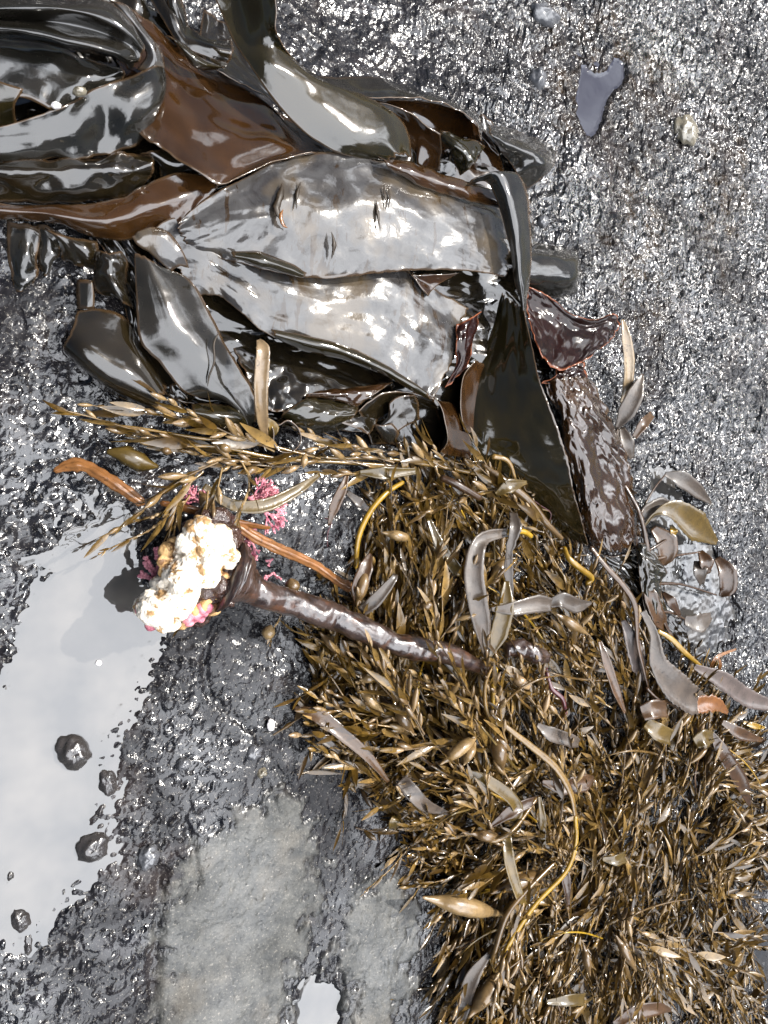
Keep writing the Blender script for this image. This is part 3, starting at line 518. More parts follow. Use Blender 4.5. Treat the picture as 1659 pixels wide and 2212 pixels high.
B('brown kelp ribbon curled in a loop above the weed band', [[(571, 900, 34), (574, 905, 14)], [(590, 928, 36), (588, 932, 12)], [(592, 958, 36), (590, 962, 10)], [(608, 976, 36), (608, 978, 8)], [(634, 974, 36), (634, 978, 8)], [(650, 952, 38), (648, 958, 10)], [(644, 925, 38), (640, 932, 12)], [(622, 908, 38), (620, 916, 14)], [(602, 918, 36), (600, 922, 12)], [(582, 912, 34), (582, 918, 12)]], K_OLIVE, wr=0.2, rag=0.0, ends=0.0, thick=1.4)
B('kelp sheet under the small brown leaves on the right', [[(1270, 1185, 6), (1320, 1200, 14), (1392, 1190, 8)], [(1330, 1240, 5), (1380, 1250, 14), (1420, 1240, 8)], [(1390, 1330, 4), (1430, 1330, 12), (1450, 1310, 6)], [(1440, 1410, 3), (1480, 1400, 10), (1490, 1385, 5)]], K_DARK, wr=4, ws=20)
B('dark notched kelp blade twisting among the small brown leaves', [[(1372, 1178, 22), (1385, 1172, 30), (1404, 1182, 24)], [(1378, 1225, 26), (1400, 1220, 34), (1440, 1232, 26)], [(1385, 1280, 22), (1408, 1275, 30), (1424, 1268, 22)], [(1398, 1350, 14), (1425, 1345, 22), (1445, 1330, 14)]], K_OLIVE, wr=3, ws=16)

# ------------------------------------------------------------------ tubes and leaves
def tube(name, pts, rad, mat, seg=10, step=2.5, flat=1.0, ridges=0, bump=0.0, bs=12, parent=None, seed=1, **kw):
    """pts (u,v,z mm), rad mm"""
    A = np.array([P(float(a), float(b), float(c)) for a, b, c in pts]) * 1000
    L = np.linalg.norm(np.diff(A, axis=0), axis=1).sum(); n = max(6, int(L / step))
    t = np.linspace(0, len(A) - 1, n); C = crom(A, t); r = np.interp(t, np.arange(len(rad)) * (len(A) - 1) / (len(rad) - 1), rad)
    T = np.gradient(C, axis=0); T /= np.linalg.norm(T, axis=1, keepdims=True)
    U = np.cross(T, [0, 0, 1.0]); U /= np.linalg.norm(U, axis=1, keepdims=True) + 1e-9; Wn = np.cross(U, T)
    th = np.linspace(0, 2 * math.pi, seg, endpoint=False)
    rr = r[:, None] * (1 + (0.22 * np.cos(th * ridges)[None] if ridges else 0))
    if bump: rr = rr * (1 + bump * fbm(np.linspace(0, L / bs, n)[:, None] + th[None] * 0, np.sin(th)[None] * 1.2 + np.cos(th)[None] * 0.9 + np.zeros((n, 1)), 3, seed))
    rr = rr.copy(); rr[0] *= 0.15; rr[-1] *= 0.15
    V = C[:, None] + rr[..., None] * (np.cos(th)[None, :, None] * U[:, None] + flat * np.sin(th)[None, :, None] * Wn[:, None])
    me = mesh_np(name, V.reshape(-1, 3) / 1000, gridfaces(n, seg, True)[:, ::-1])
    return link(name, me, mat, parent, **kw)

def leaf_obj(label, pts, widths, mat, name='seaweed_leaf', cat='seaweed', cup=0.25, twist=(0, 0), thick=0.7, serr=0.05, parent=None, **kw):
    """a strap leaf along pts (u,v,z), widths mm (full)"""
    A = np.array([P(float(a), float(b), float(c)) for a, b, c in pts]) * 1000
    L = np.linalg.norm(np.diff(A, axis=0), axis=1).sum(); n = max(10, int(L / 2.2)); m = 7
    t = np.linspace(0, len(A) - 1, n); C = crom(A, t); w = np.interp(t, np.arange(len(widths)) * (len(A) - 1) / (len(widths) - 1), widths) / 2
    w = w * (1 + serr * fbm(t * 6 / len(A) * L / 30, t * 0, 2, int(L)))
    T = np.gradient(C, axis=0); T /= np.linalg.norm(T, axis=1, keepdims=True) + 1e-9
    vd = np.array(CAM * 1000) - C; vd /= np.linalg.norm(vd, axis=1, keepdims=True)
    U = np.cross(T, vd * 0.5 + np.array([0, 0, 0.5])); U /= np.linalg.norm(U, axis=1, keepdims=True) + 1e-9; N = np.cross(U, T)
    N *= np.sign(N[:, 2:3] + 1e-6)
    an = np.radians(np.interp(t, [0, len(A) - 1], twist))[:, None]; U2 = U * np.cos(an) + N * np.sin(an); N2 = N * np.cos(an) - U * np.sin(an)
    s_ = np.linspace(-1, 1, m)
    V = C[:, None] + (w[:, None] * s_[None])[..., None] * U2[:, None] + (cup * w[:, None] * (s_[None] ** 2) + 0.5 * pn(t[:, None] * 1.7 + s_[None] * 0, s_[None] * 0.6 + t[:, None] * 0 + len(pts), int(L)))[..., None] * N2[:, None]
    me = mesh_np(name, V.reshape(-1, 3) / 1000, gridfaces(n, m))
    o = link(name, me, mat, parent, label=label, cat=cat if parent is None else None, **kw)
    md = o.modifiers.new('thickness', 'SOLIDIFY'); md.thickness = thick / 1000; md.offset = 0
    return o

def pod(label, a, b, w, mat=None, z=30, name='seaweed_bladder', cat='seaweed bladder', tip=0.0, parent=None, **kw):
    """spindle shaped float from a to b (u,v), width mm"""
    a3 = (*a, z) if len(a) == 2 else a; b3 = (*b, z) if len(b) == 2 else b
    pts = [tuple(a3[i] + (b3[i] - a3[i]) * k for i in range(3)) for k in (0, .2, .4, .6, .8, 1)]
    pts[2] = (pts[2][0], pts[2][1], pts[2][2] + w * .25); pts[3] = (pts[3][0], pts[3][1], pts[3][2] + w * .25)
    h = w / 2
    return tube(name, pts, [h * .15, h * .45, h * .85, h, h * .97, h * .75, h * .4, h * .12], mat or BLAD, seg=12, step=2, parent=parent, label=label, cat=cat if parent is None else None, **kw)

# ------------------------------------------------------------------ sprigs of fine weed
def leaf_mesh(L, w, bend, n=6, fold=0.25, round_=False, tw=0.0):
    V = []; 
    for i in range(n + 1):
        t = i / n; x = L * t; prof = (math.sin(math.pi * min(1, t ** 0.8 * 0.98 + 0.02)) ** (0.6 if round_ else 0.9)) * w / 2 + 0.12
        zc = bend * t * t; yc = 0.12 * bend * math.sin(t * 2.6)
        a = tw * t
        for s_ in (-1, 0, 1):
            V.append((x, yc + s_ * prof * math.cos(a), zc + (0 if s_ == 0 else prof * fold) + s_ * prof * math.sin(a)))
    return np.array(V), gridfaces(n + 1, 3)

def pod_mesh(L, w, n=7, seg=7):
    V = []
    for i in range(n + 1):
        t = i / n; r = (math.sin(math.pi * t) ** 0.75 if 0 < t < 1 else 0) * w / 2 + 0.15; r = r * (0.8 + 0.3 * t) if t < .7 else r
        for k in range(seg):
            a = 2 * math.pi * k / seg; V.append((L * t, r * math.cos(a), r * math.sin(a)))
    return np.array(V), gridfaces(n + 1, seg, True)[:, ::-1]

def stem_mesh(pts, r0, r1, seg=5):
    pts = np.array(pts); n = len(pts); T = np.gradient(pts, axis=0); T /= np.linalg.norm(T, axis=1, keepdims=True)
    U = np.cross(T, [0, 0, 1.0]); U /= np.linalg.norm(U, axis=1, keepdims=True); W_ = np.cross(U, T)
    th = np.linspace(0, 2 * math.pi, seg, endpoint=False); r = np.linspace(r0, r1, n)
    V = pts[:, None] + r[:, None, None] * (np.cos(th)[None, :, None] * U[:, None] + np.sin(th)[None, :, None] * W_[:, None])
    return V.reshape(-1, 3), gridfaces(n, seg, True)[:, ::-1]

rg = np.random.RandomState(3)
def mkme(name, VF, mat, tone=None):
    V, F = VF; me = mesh_np(name, V / 1000, F); me.materials.append(mat); return me
LEAVES = []   # (verts, faces, mesh, kind)
def addleaf(kind, VF, mat): LEAVES.append((VF[0], VF[1], mkme('bladder' if kind == 'bladder' else 'leaf', VF, mat), kind))
for i in range(9): addleaf('narrow', leaf_mesh(rg.uniform(26, 42), rg.uniform(3.8, 6.2), rg.uniform(-9, 11), tw=rg.uniform(-.8, .8), round_=i % 2 == 0), WEED)
for i in range(5): addleaf('tiny', leaf_mesh(rg.uniform(8, 14), rg.uniform(2.0, 3.0), rg.uniform(-2, 3), n=4), WEED)
for i in range(4): addleaf('broad', leaf_mesh(rg.uniform(32, 46), rg.uniform(6.5, 9), rg.uniform(-8, 9), n=8, tw=rg.uniform(-1.1, 1.1)), WEED)
for i in range(4): addleaf('bladder', pod_mesh(rg.uniform(16, 26), rg.uniform(4.5, 6.5)), BLAD)
for i in range(3): addleaf('bead', pod_mesh(rg.uniform(6, 9), rg.uniform(3, 4), 5, 6), BLAD)
byk = {}
for i, l in enumerate(LEAVES): byk.setdefault(l[3], []).append(i)

def make_sprig(kind):
    L = {'fine': 66, 'narrow': 92, 'pod': 95, 'broad': 100}[kind] * rg.uniform(.85, 1.2)
    c1, c2 = rg.uniform(-14, 14), rg.uniform(-8, 8)
    n = 9; pts = [(L * t, c1 * t * t + c2 * math.sin(t * 5), 2.5 * math.sin(t * 4 + c2)) for t in np.linspace(0, 1, n)]
    P_ = np.array(pts); T = np.gradient(P_, axis=0)
    lv = []
    cnt = {'fine': 20, 'narrow': 13, 'pod': 11, 'broad': 8}[kind]
    for k in range(cnt):
        t = 0.08 + 0.92 * k / (cnt - 1); i = t * (n - 1); a = min(int(i), n - 2); f = i - a; p = P_[a] * (1 - f) + P_[a + 1] * f
        yaw = math.atan2(T[a][1], T[a][0]) + (1 if k % 2 else -1) * R(abs(rg.normal(0, 1)) * 13 + 3) * (1 - 0.7 * (t > .96))
        q = rg.rand()
        kk = {'fine': 'tiny' if q < .78 else ('bead' if q < .9 else 'narrow'), 'narrow': 'narrow' if q < .62 else ('bladder' if q < .84 else 'tiny'),
              'pod': 'bladder' if q < .5 else ('narrow' if q < .9 else 'broad'), 'broad': 'broad' if q < .6 else ('narrow' if q < .85 else 'bladder')}[kind]
        li = byk[kk][rg.randint(len(byk[kk]))]
        m = Matrix.Translation(Vector(p / 1000)) @ Euler((rg.uniform(-1.2, 1.2), R(rg.uniform(-26, 12)), yaw)).to_matrix().to_4x4() @ Matrix.Scale(rg.uniform(.7, 1.15) * (1.05 - 0.35 * t), 4)
        lv.append((li, m))
    sv = stem_mesh(pts, 1.0, 0.45); return dict(kind=kind, stem=sv, stem_me=mkme('stem', sv, STEM), leaves=lv, L=L)
SPR = [make_sprig(k) for k in ['fine'] * 4 + ['narrow'] * 5 + ['pod'] * 4 + ['broad'] * 3]
for s_ in SPR:
    Vs = [s_['stem'][0]]; Fs = [s_['stem'][1]]; base = len(Vs[0]); 
    for li, m in s_['leaves']:
        V, F = LEAVES[li][:2]; Mm = np.array(m); V2 = V @ Mm[:3, :3].T + Mm[:3, 3] * 1000
        Vs.append(V2); Fs.append(F + base); base += len(V)
    s_['V'] = np.concatenate(Vs); s_['F'] = np.concatenate(Fs); s_['cnt'] = [len(v) for v in Vs]

def place_sprig(si, u, v, z, ang, scale=1.0, label='', group=None, tilt=None):
    s_ = SPR[si]; root = bpy.data.objects.new('seaweed_sprig', None); col.objects.link(root); root.empty_display_size = 0.01
    root['label'] = label; root['category'] = 'seaweed'
    if group: root['group'] = group
    tl = tilt if tilt is not None else (rg.uniform(-14, 10), rg.uniform(-40, 40))
    root.matrix_world = Matrix.Translation(P3(float(u), float(v), float(z))) @ Euler((R(tl[1]), R(tl[0]), R(ang))).to_matrix().to_4x4() @ Matrix.Scale(scale, 4)
    o = bpy.data.objects.new('stem', s_['stem_me']); o.parent = root; col.objects.link(o)
    for li, m in s_['leaves']:
        me = LEAVES[li][2]; o = bpy.data.objects.new('bladder' if LEAVES[li][3] in ('bladder', 'bead') else 'leaf', me)
        o.parent = root; o.matrix_local = m; col.objects.link(o)
    return root

MASS = [(845, 1095), (905, 1015), (1000, 990), (1090, 1005), (1160, 1080), (1215, 1165), (1262, 1260), (1345, 1300), (1420, 1440), (1545, 1500), (1620, 1590), (1690, 1680), (1700, 1830),
        (1640, 1880), (1600, 1990), (1630, 2100), (1690, 2300), (985, 2300), (962, 2140), (985, 2010), (945, 1930), (900, 1860), (850, 1770), (745, 1640), (700, 1540), (680, 1440), (720, 1375), (790, 1350), (775, 1260), (790, 1170)]
MW = uvpoly(MASS, 12.0)
ANCH = [(720, 1450, 118), (760, 1600, 128), (860, 1760, 150), (930, 1850, 205), (1000, 2000, 235), (1010, 2180, 250), (1100, 1500, 125), (1300, 1450, 140), (1200, 1270, 125), (950, 1250, 80),
        (1000, 1060, 160), (1120, 1090, 130), (1250, 1700, 120), (1300, 1900, 75), (1450, 1650, 70), (1600, 1700, 20), (1500, 1900, 100), (1600, 1960, 330), (1450, 2150, 280), (1200, 2100, 240)]
def field(u, v):
    sx = sy = 0
    for a, b, g in ANCH:
        w = 1 / ((a - u) ** 2 + (b - v) ** 2 + 900) ** 1.5; sx += w * math.cos(R(g)); sy += w * math.sin(R(g))
    return math.degrees(math.atan2(sy, sx)) + 55 * float(fbm(np.array([u / 120.]), np.array([v / 120.]), 2, 55)[0])
VOIDS = [(1225, 1565, 42), (1215, 1745, 46), (1310, 1690, 34), (1000, 1190, 34), (930, 2080, 44), (1290, 1985, 36), (1450, 1800, 34), (1330, 1530, 34), (960, 1540, 26), (1130, 1640, 30), (1500, 2010, 32), (1150, 2010, 30), (1120, 1230, 34), (870, 1180, 30)]
def in_void(u, v): return any(((u - a) / r) ** 2 + ((v - b) / r) ** 2 < 1.0 for a, b, r in VOIDS)
def mass_h(u, v):
    p = P(float(u), float(v), 12.); d = -segdist(np.array([p[0]]), np.array([p[1]]), MW, True)[0] * 1000
    dent = 1.0
    for a, b, r in VOIDS: dent *= 1 - .88 * math.exp(-(((u - a) / r) ** 2 + ((v - b) / r) ** 2))
    hole = dent * (1 - 0.45 * math.exp(-(((u - 1180) / 90) ** 2 + ((v - 1370) / 60) ** 2)))
    return d, (8 + 52 * (1 - math.exp(-max(d, 0) / 55))) * (0.72 + 0.62 * float(fbm(np.array([u / 95.]), np.array([v / 95.]), 2, 77)[0])) * hole
cand = []
while len(cand) < 2600:
    u = rg.uniform(670, 1740); v = rg.uniform(980, 2290)
    d, h = mass_h(u, v)
    if d > -2: cand.append((u, v, d, h))
# the tangle below, one mass that nobody could count
Vs, Fs, Ts = [], [], []; base = 0
for (u, v, d, h) in cand[:900]:
    if h < 5 or in_void(u, v): continue
    s_ = SPR[rg.randint(len(SPR))] if v < 1650 else SPR[[0, 1, 2, 3, 4, 5, 6, 7, 8, 10, 13][rg.randint(11)]]
    big = 1.15
    g = field(u, v) + rg.normal(0, 14 if v < 1650 else 26)
    Mm = np.array(Euler((R(rg.uniform(-50, 50)), R(rg.uniform(-22, 16)), R(g))).to_matrix()) * (big * rg.uniform(.8, 1.15))
    V = (s_['V'] - np.array([s_['L'] * .5, 0, 0])) @ Mm.T + P(u, v, h * rg.uniform(.08, .85)) * 1000
    V[:, 2] = np.maximum(V[:, 2], 1.0)
    tn = np.concatenate([np.full(c, rg.rand()) for c in s_['cnt']])
    Vs.append(V); Fs.append(s_['F'] + base); Ts.append(tn); base += len(V)
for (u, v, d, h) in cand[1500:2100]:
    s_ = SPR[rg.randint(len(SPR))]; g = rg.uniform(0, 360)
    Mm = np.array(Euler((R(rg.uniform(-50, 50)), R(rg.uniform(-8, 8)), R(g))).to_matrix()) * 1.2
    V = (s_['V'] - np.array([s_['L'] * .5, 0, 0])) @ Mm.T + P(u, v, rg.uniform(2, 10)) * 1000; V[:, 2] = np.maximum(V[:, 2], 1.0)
    Vs.append(V); Fs.append(s_['F'] + base); Ts.append(np.concatenate([np.full(c, rg.rand() * .35) for c in s_['cnt']])); base += len(V)  # lowest sprigs get darker tones, depth shade put into their colour
tang = mesh_np('seaweed_tangle', np.concatenate(Vs) / 1000, np.concatenate(Fs), {'tone': np.concatenate(Ts)})
link('seaweed_tangle', tang, WEED_T, label='dense tangle of fine olive and golden seaweed filling the lower right', kind='stuff')
LAND = [(850, 1080, 'beside the yellow arched stalk'), (1000, 1050, 'under the dark kelp pocket'), (1120, 1110, 'along the foot of the huge dark kelp sheet'), (980, 1200, 'left of the folded grey strap leaf'),
        (880, 1290, 'just above the thick brown stalk'), (1130, 1230, 'between the strap leaf and the yellow bent stalk'), (1230, 1290, 'around the tip of the horizontal grey leaf'), (1180, 1400, 'around the broken end of the thick stalk'),
        (740, 1430, 'at the left flank just below the thick stalk'), (880, 1480, 'below the middle of the thick stalk'), (760, 1580, 'beside the long brown leaf tapering left'), (1000, 1560, 'left of the hanging pair of pods'),
        (880, 1700, 'around the pale curved leaf at the left flank'), (1060, 1740, 'around the bent olive ribbon leaf'), (1140, 1560, 'at the upper bend of the long brown stalk'), (1320, 1440, 'right of the dark wiry stalk'),
        (1400, 1530, 'below the wide tattered leaf'), (1340, 1640, 'right of the short round olive leaf'), (1560, 1640, 'beside the long purplish leaf at the right margin'), (1480, 1760, 'in the right margin above the bright puddle'),
        (1310, 1800, 'right of the bright yellow stalk'), (1180, 1800, 'left of the bright yellow stalk'), (1000, 1900, 'around the large grey brown pod'), (1130, 1900, 'around the pinkish brown pod'),
        (1450, 1930, 'in the right part below the hanging olive leaf'), (1600, 1850, 'at the right edge over the pale rock'), (1300, 2060, 'around the pink brown pod in the lower middle'), (1050, 2080, 'around the long sharp grey leaf'),
        (1460, 2100, 'in the lower right corner beside the bright puddle'), (1220, 2190, 'along the bottom edge near the pointed yellow brown leaf'), (1400, 2200, 'along the bottom edge near the long brown leaf')]
KN = {'fine': 'short leaved golden sprig', 'narrow': 'narrow leaved olive sprig', 'pod': 'podded amber sprig', 'broad': 'broad leaved olive sprig'}
def land(u, v): return min(LAND, key=lambda l: (l[0] - u) ** 2 + (l[1] - v) ** 2)[2]
nsp = 0
for (u, v, d, h) in cand[900:]:
    if nsp >= 272: break
    if v > 2240 or u > 1690 or h < 12 or in_void(u + 35 * math.cos(R(field(u, v) + 180)), v + 35 * math.sin(R(field(u, v)))) or in_void(u, v): continue
    if 860 < u < 1180 and abs(v - (1405)) < 26: continue
    if v < 1330: r_ = 0; si = rg.choice([4, 5, 6, 9, 10, 11, 13, 14, 0, 1])
    elif u < 1030 and v < 1760: r_ = 1; si = rg.choice([4, 5, 6, 7, 8, 9, 10, 11, 0])
    elif v < 1760: r_ = 2; si = rg.choice([0, 1, 2, 3, 4, 5, 6, 9, 14])
    elif u > 1130: r_ = 3; si = rg.choice([0, 1, 2, 3, 4, 6, 7, 8, 10])
    else: r_ = 4; si = rg.choice([4, 5, 8, 9, 10, 11, 12, 13])
    g = field(u, v) + rg.normal(0, 10 if v < 1650 else 20)
    sc_ = rg.uniform(1.05, 1.5) if v < 1650 else rg.uniform(.95, 1.3)
    # root sits half a length behind the candidate point
    p = P(u, v, h); L = SPR[si]['L'] * sc_ / 1000 * .5
    root = place_sprig(int(si), u, v, h * rg.uniform(.85, 1.12) + 3, g, sc_, KN[SPR[int(si)]['kind']] + ' ' + land(u, v), 'weed sprigs ' + land(u, v))
    root.location = root.location - Vector((math.cos(R(g)) * L, math.sin(R(g)) * L, 0)); nsp += 1

# sprigs of the band that runs left under the kelp heap
HS = [  # u, v, z, angle, scale, sprig, label
    (1060, 1030, 34, 168, 1.15, 4, 'olive sprig at the right end of the weed band below the kelp pocket'),
    (960, 1012, 32, 172, 1.15, 5, 'olive sprig of the weed band under the silver pointed kelp corner'),
    (850, 1000, 30, 170, 1.15, 9, 'podded sprig of the weed band between ribbon loop and silver kelp corner'),
    (900, 1020, 26, 186, 1.1, 6, 'narrow sprig lower in the weed band above the bare black rock'),
    (780, 985, 28, 176, 1.15, 7, 'narrow sprig of the weed band just right of the curled kelp ribbon'),
    (800, 1008, 24, 180, 1.1, 5, 'leafy sprig of the weed band above the hanging brown leaf'),
    (690, 990, 28, 168, 1.2, 8, 'sprig of the weed band under the curled kelp ribbon'),
    (680, 1000, 22, 184, 1.1, 4, 'sprig of the weed band just above the pink coralline tuft'),
    (590, 978, 28, 165, 1.2, 5, 'sprig of the weed band at the foot of the upright tan leaf'),
    (560, 1000, 24, 178, 1.1, 9, 'podded sprig of the weed band left of the pink tuft'),
    (500, 962, 28, 166, 1.15, 6, 'sprig at the upper left of the weed band under the olive kelp fold'),
    (470, 985, 24, 172, 1.1, 8, 'golden sprig near the left end of the weed band'),
    (400, 935, 26, 170, 1.1, 4, 'topmost sprig at the left end of the weed band'),
    (390, 965, 22, 172, 1.1, 10, 'lowest sprig at the left end of the weed band'),
    (470, 1000, 70, 215, 1.05, 5, 'sprig hanging down from the band towards the pool'),
    (440, 1020, 68, 235, 1.05, 7, 'narrow sprig hanging over the pool beside the white crust'),
    (480, 1010, 72, 250, 1.0, 8, 'sprig drooping from the band onto the white crusted holdfast'),
    (400, 1040, 64, 228, 1.0, 0, 'fine sprig dangling over the water left of the holdfast'),
    (410, 1070, 60, 245, 1.0, 1, 'fine sprig dangling straight down over the pool'),
    (380, 1100, 56, 215, .9, 2, 'tiny leaved sprig nearest the pool water'),
    (520, 1000, 68, 270, .9, 3, 'fine sprig hanging left of the pink tuft'),
    (450, 1060, 64, 262, .95, 10, 'podded sprig crossing the split orange stalk'),
    (602, 1290, 12, 262, .8, 3, 'small golden twiglet on bare rock below the thick stalk'),
    (640, 1300, 10, 285, .7, 1, 'tiny golden twiglet right of the lower round bladder'),
    (880, 1830, 16, 218, .9, 2, 'yellowish sprig tip reaching left over the grey slab'),
    (960, 1860, 16, 165, .8, 3, 'short golden sprig tip below the pale curved leaf'),
    (790, 1640, 20, 140, 1.1, 4, 'long sprig at the leftmost flank of the weed mass'),
    (840, 1700, 20, 150, 1.1, 6, 'sprig with pale rounded tips at the left flank of the weed mass'),
    (1290, 1330, 26, 60, .9, 5, 'upright narrow sprig beside the horizontal grey leaf'),
    (1560, 1560, 22, 20, 1.2, 7, 'sprig poking right from the weed mass over the rock'),
    (1600, 1690, 20, 350, 1.3, 5, 'sprig at the right edge of the weed mass over the shining rock'),
    (1250, 1150, 30, 128, 1.0, 8, 'narrow sprig along the dark kelp sheet at the right of the weed')]
SWAP = {4: 13, 6: 9, 8: 14}
for i_, (u, v, z, a, k, si, lb) in enumerate(HS):
    if i_ < 16 and i_ % 2 == 0: si = SWAP.get(si, si)
    if 10 <= i_ <= 13: u += 70
    place_sprig(si, u, v, z, a, k * (1.15 if i_ < 22 else 1), lb, tilt=(rg.uniform(-6, 4), rg.uniform(-30, 30)))
for i, (pts, r) in enumerate([([(1100, 1040, 30), (960, 1010, 30), (820, 990, 28), (700, 988, 26), (560, 960, 26), (420, 945, 24), (300, 925, 20), (212, 915, 12)], [2.6, 2.2, 1.8, 1.0]),
                              ([(900, 1010, 26), (760, 1000, 24), (600, 990, 24), (480, 966, 26), (380, 962, 22), (270, 940, 14)], [2.2, 2.0, 1.0])]):
    tube('seaweed_runner', pts, r, STEM, seg=8, seed=i + 3, label=['long upper runner stem of the weed band', 'shorter golden runner stem of the weed band'][i], cat='seaweed')

# ------------------------------------------------------------------ leaves one can pick out
LF = leaf_obj
LF('upright tan ragged leaf standing in front of the dark kelp gap', [(573, 948, 26), (566, 900, 50), (563, 840, 66), (566, 785, 70), (567, 752, 70), (558, 734, 66)], [6, 12, 14, 14, 13, 4], L_TAN, serr=0.06, cup=0.3)
LF('brown leaf lying inside the fold beside the tan leaf', [(575, 950, 20), (590, 925, 34), (572, 905, 40)], [6, 12, 6], L_OLIVE)
LF('hanging brown leaf over bare rock below the weed band', [(750, 1026, 30), (738, 1060, 30), (722, 1095, 26), (710, 1135, 18)], [4, 11, 12, 2], L_RUST)
LF('grey olive leaf beside the yellow arched stalk', [(748, 1062, 16), (775, 1085, 20), (800, 1105, 18)], [4, 11, 4], L_GREY)
LF('wide olive leaf flat on the band above the yellow stalk', [(776, 1020, 36), (830, 1022, 42), (900, 1018, 38)], [4, 15, 6], L_OLIVE)
LF('curved long olive leaf crossing the pink tuft', [(440, 1050, 46), (500, 1090, 50), (570, 1092, 52), (640, 1060, 48), (690, 1025, 40)], [6, 11, 14, 11, 4], L_OLIVE)
LF('broad olive pod shaped leaf at the far left of the weed', [(230, 975, 18), (270, 982, 26), (310, 1000, 26), (342, 1008, 20)], [4, 18, 18, 3], L_OLIVE, cup=-0.6)
LF('long folded grey brown strap leaf right of centre', [(1095, 1150, 60), (1050, 1160, 66), (1030, 1185, 70), (1022, 1240, 72), (1030, 1300, 74), (1040, 1350, 72), (1050, 1418, 60)], [10, 15, 20, 24, 24, 22, 5], L_GREY, cup=0.25)
LF('glossy olive leaf joined to the folded grey strap leaf', [(1058, 1420, 60), (1076, 1370, 68), (1090, 1310, 70), (1094, 1255, 66)], [3, 22, 22, 6], L_OLIVE)
LF('horizontal grey brown leaf lying over the golden sprigs', [(1060, 1316, 66), (1110, 1314, 74), (1160, 1304, 74), (1190, 1306, 70)], [4, 16, 22, 16], L_GREY)
LF('dark pointed end leaf beyond the horizontal grey leaf', [(1186, 1304, 66), (1215, 1296, 72), (1245, 1308, 68), (1278, 1302, 60)], [10, 19, 19, 3], L_GREY)
LF('notched grey leaf above the yellow stalk ends', [(1108, 1108, 60), (1112, 1140, 70), (1100, 1190, 68), (1098, 1240, 62), (1104, 1290, 60)], [10, 16, 9, 12, 6], L_GREY, serr=0.2)
LF('small rust leaf at the upper margin of the weed mass', [(1070, 1068, 48), (1100, 1050, 58), (1138, 1042, 50)], [4, 18, 4], L_OLIVE)
LF('long dark olive leaf in the weed mass above the stalk', [(925, 1120, 44), (950, 1180, 50), (985, 1230, 50), (990, 1235, 46)], [5, 13, 14, 6], L_OLIVE)
LF('grey blade lying across the left part of the upper weed', [(780, 1322, 46), (812, 1295, 54), (850, 1250, 56), (853, 1240, 52)], [12, 15, 8, 3], L_GREY)
LF('brown upright leaf on the left of the upper weed', [(770, 1310, 40), (775, 1270, 48), (790, 1225, 48), (800, 1195, 42)], [3, 18, 16, 3], L_RUST)
LF('long brown leaf tapering left over the dark rock', [(636, 1528, 14), (690, 1548, 26), (745, 1590, 34), (800, 1640, 36), (840, 1690, 30)], [3, 16, 14, 10, 4], L_RUST)
LF('short pale leaf tip below the long tapering brown leaf', [(668, 1578, 12), (700, 1598, 20), (735, 1625, 20)], [3, 10, 4], L_GREY)
LF('pale curved leaf at the left flank of the weed', [(866, 1684, 44), (890, 1712, 52), (920, 1740, 52), (968, 1757, 44)], [16, 17, 14, 4], L_GREY)
LF('small olive blade under the pale curved leaf', [(846, 1790, 16), (852, 1775, 24), (855, 1762, 20)], [8, 14, 5], L_OLIVE)
LF('wide tattered pinkish grey leaf at the right', [(1388, 1320, 56), (1412, 1370, 60), (1420, 1430, 62), (1455, 1480, 62), (1495, 1512, 58), (1530, 1522, 50)], [9, 12, 26, 42, 40, 16], L_GREY, serr=0.12)
LF('orange torn tip of the wide tattered leaf', [(1505, 1522, 56), (1545, 1520, 52), (1572, 1540, 42)], [26, 22, 5], L_ORG, serr=0.25)
LF('long greyish leaf running off the right edge', [(1500, 1440, 50), (1560, 1470, 50), (1620, 1510, 44), (1700, 1530, 36)], [8, 28, 28, 10], L_GREY, serr=0.1)
LF('grey notched leaf under the long brown stalk', [(1345, 1340, 40), (1362, 1380, 46), (1378, 1435, 44), (1390, 1470, 36)], [6, 20, 24, 6], L_GREY, serr=0.2)
LF('pointed tan leaf over the golden sprigs right of centre', [(1078, 1590 - 155, 56), (1110, 1455, 62), (1150, 1488, 56)], [4, 14, 3], L_TAN)
LF('curved grey flat leaf in the lower middle of the weed', [(1160, 1565, 58), (1190, 1585, 64), (1235, 1600, 60), (1250, 1605, 54)], [5, 18, 16, 10], L_GREY)
LF('bent olive ribbon leaf in the lower middle', [(1000, 1665, 50), (1050, 1685, 60), (1100, 1720, 62), (1118, 1750, 58), (1105, 1775, 52)], [5, 13, 14, 14, 12], L_OLIVE)
LF('folded white edged leaf left of the yellow stalk', [(1060, 1785, 50), (1100, 1755, 58), (1140, 1735, 58), (1168, 1722, 50)], [4, 15, 12, 4], L_RUST)
LF('translucent brown leaf crossing the long pod', [(1092, 1800, 56), (1100, 1860, 66), (1120, 1930, 66), (1135, 1955, 60)], [12, 14, 12, 5], L_OLIVE)
LF('thin dark leaf left of the yellow stalk', [(1165, 1720, 54), (1172, 1775, 60), (1175, 1840, 58)], [4, 10, 4], L_OLIVE)
LF('slim brown leaf standing right of the yellow stalk', [(1212, 1850, 54), (1222, 1900, 64), (1228, 1958, 56)], [4, 13, 4], L_RUST)
LF('short round olive leaf beside the bent stalk', [(1170, 1690, 48), (1215, 1698, 56), (1262, 1690, 54), (1282, 1680, 46)], [6, 20, 22, 5], L_RUST)
LF('square ended olive leaf at the right of the weed', [(1395, 1560, 52), (1420, 1580, 60), (1448, 1592, 56)], [16, 24, 22], L_OLIVE)
LF('square brown leaf under the wide tattered leaf', [(1385, 1540, 56), (1410, 1532, 62), (1440, 1530, 56)], [20, 26, 22], L_RUST)
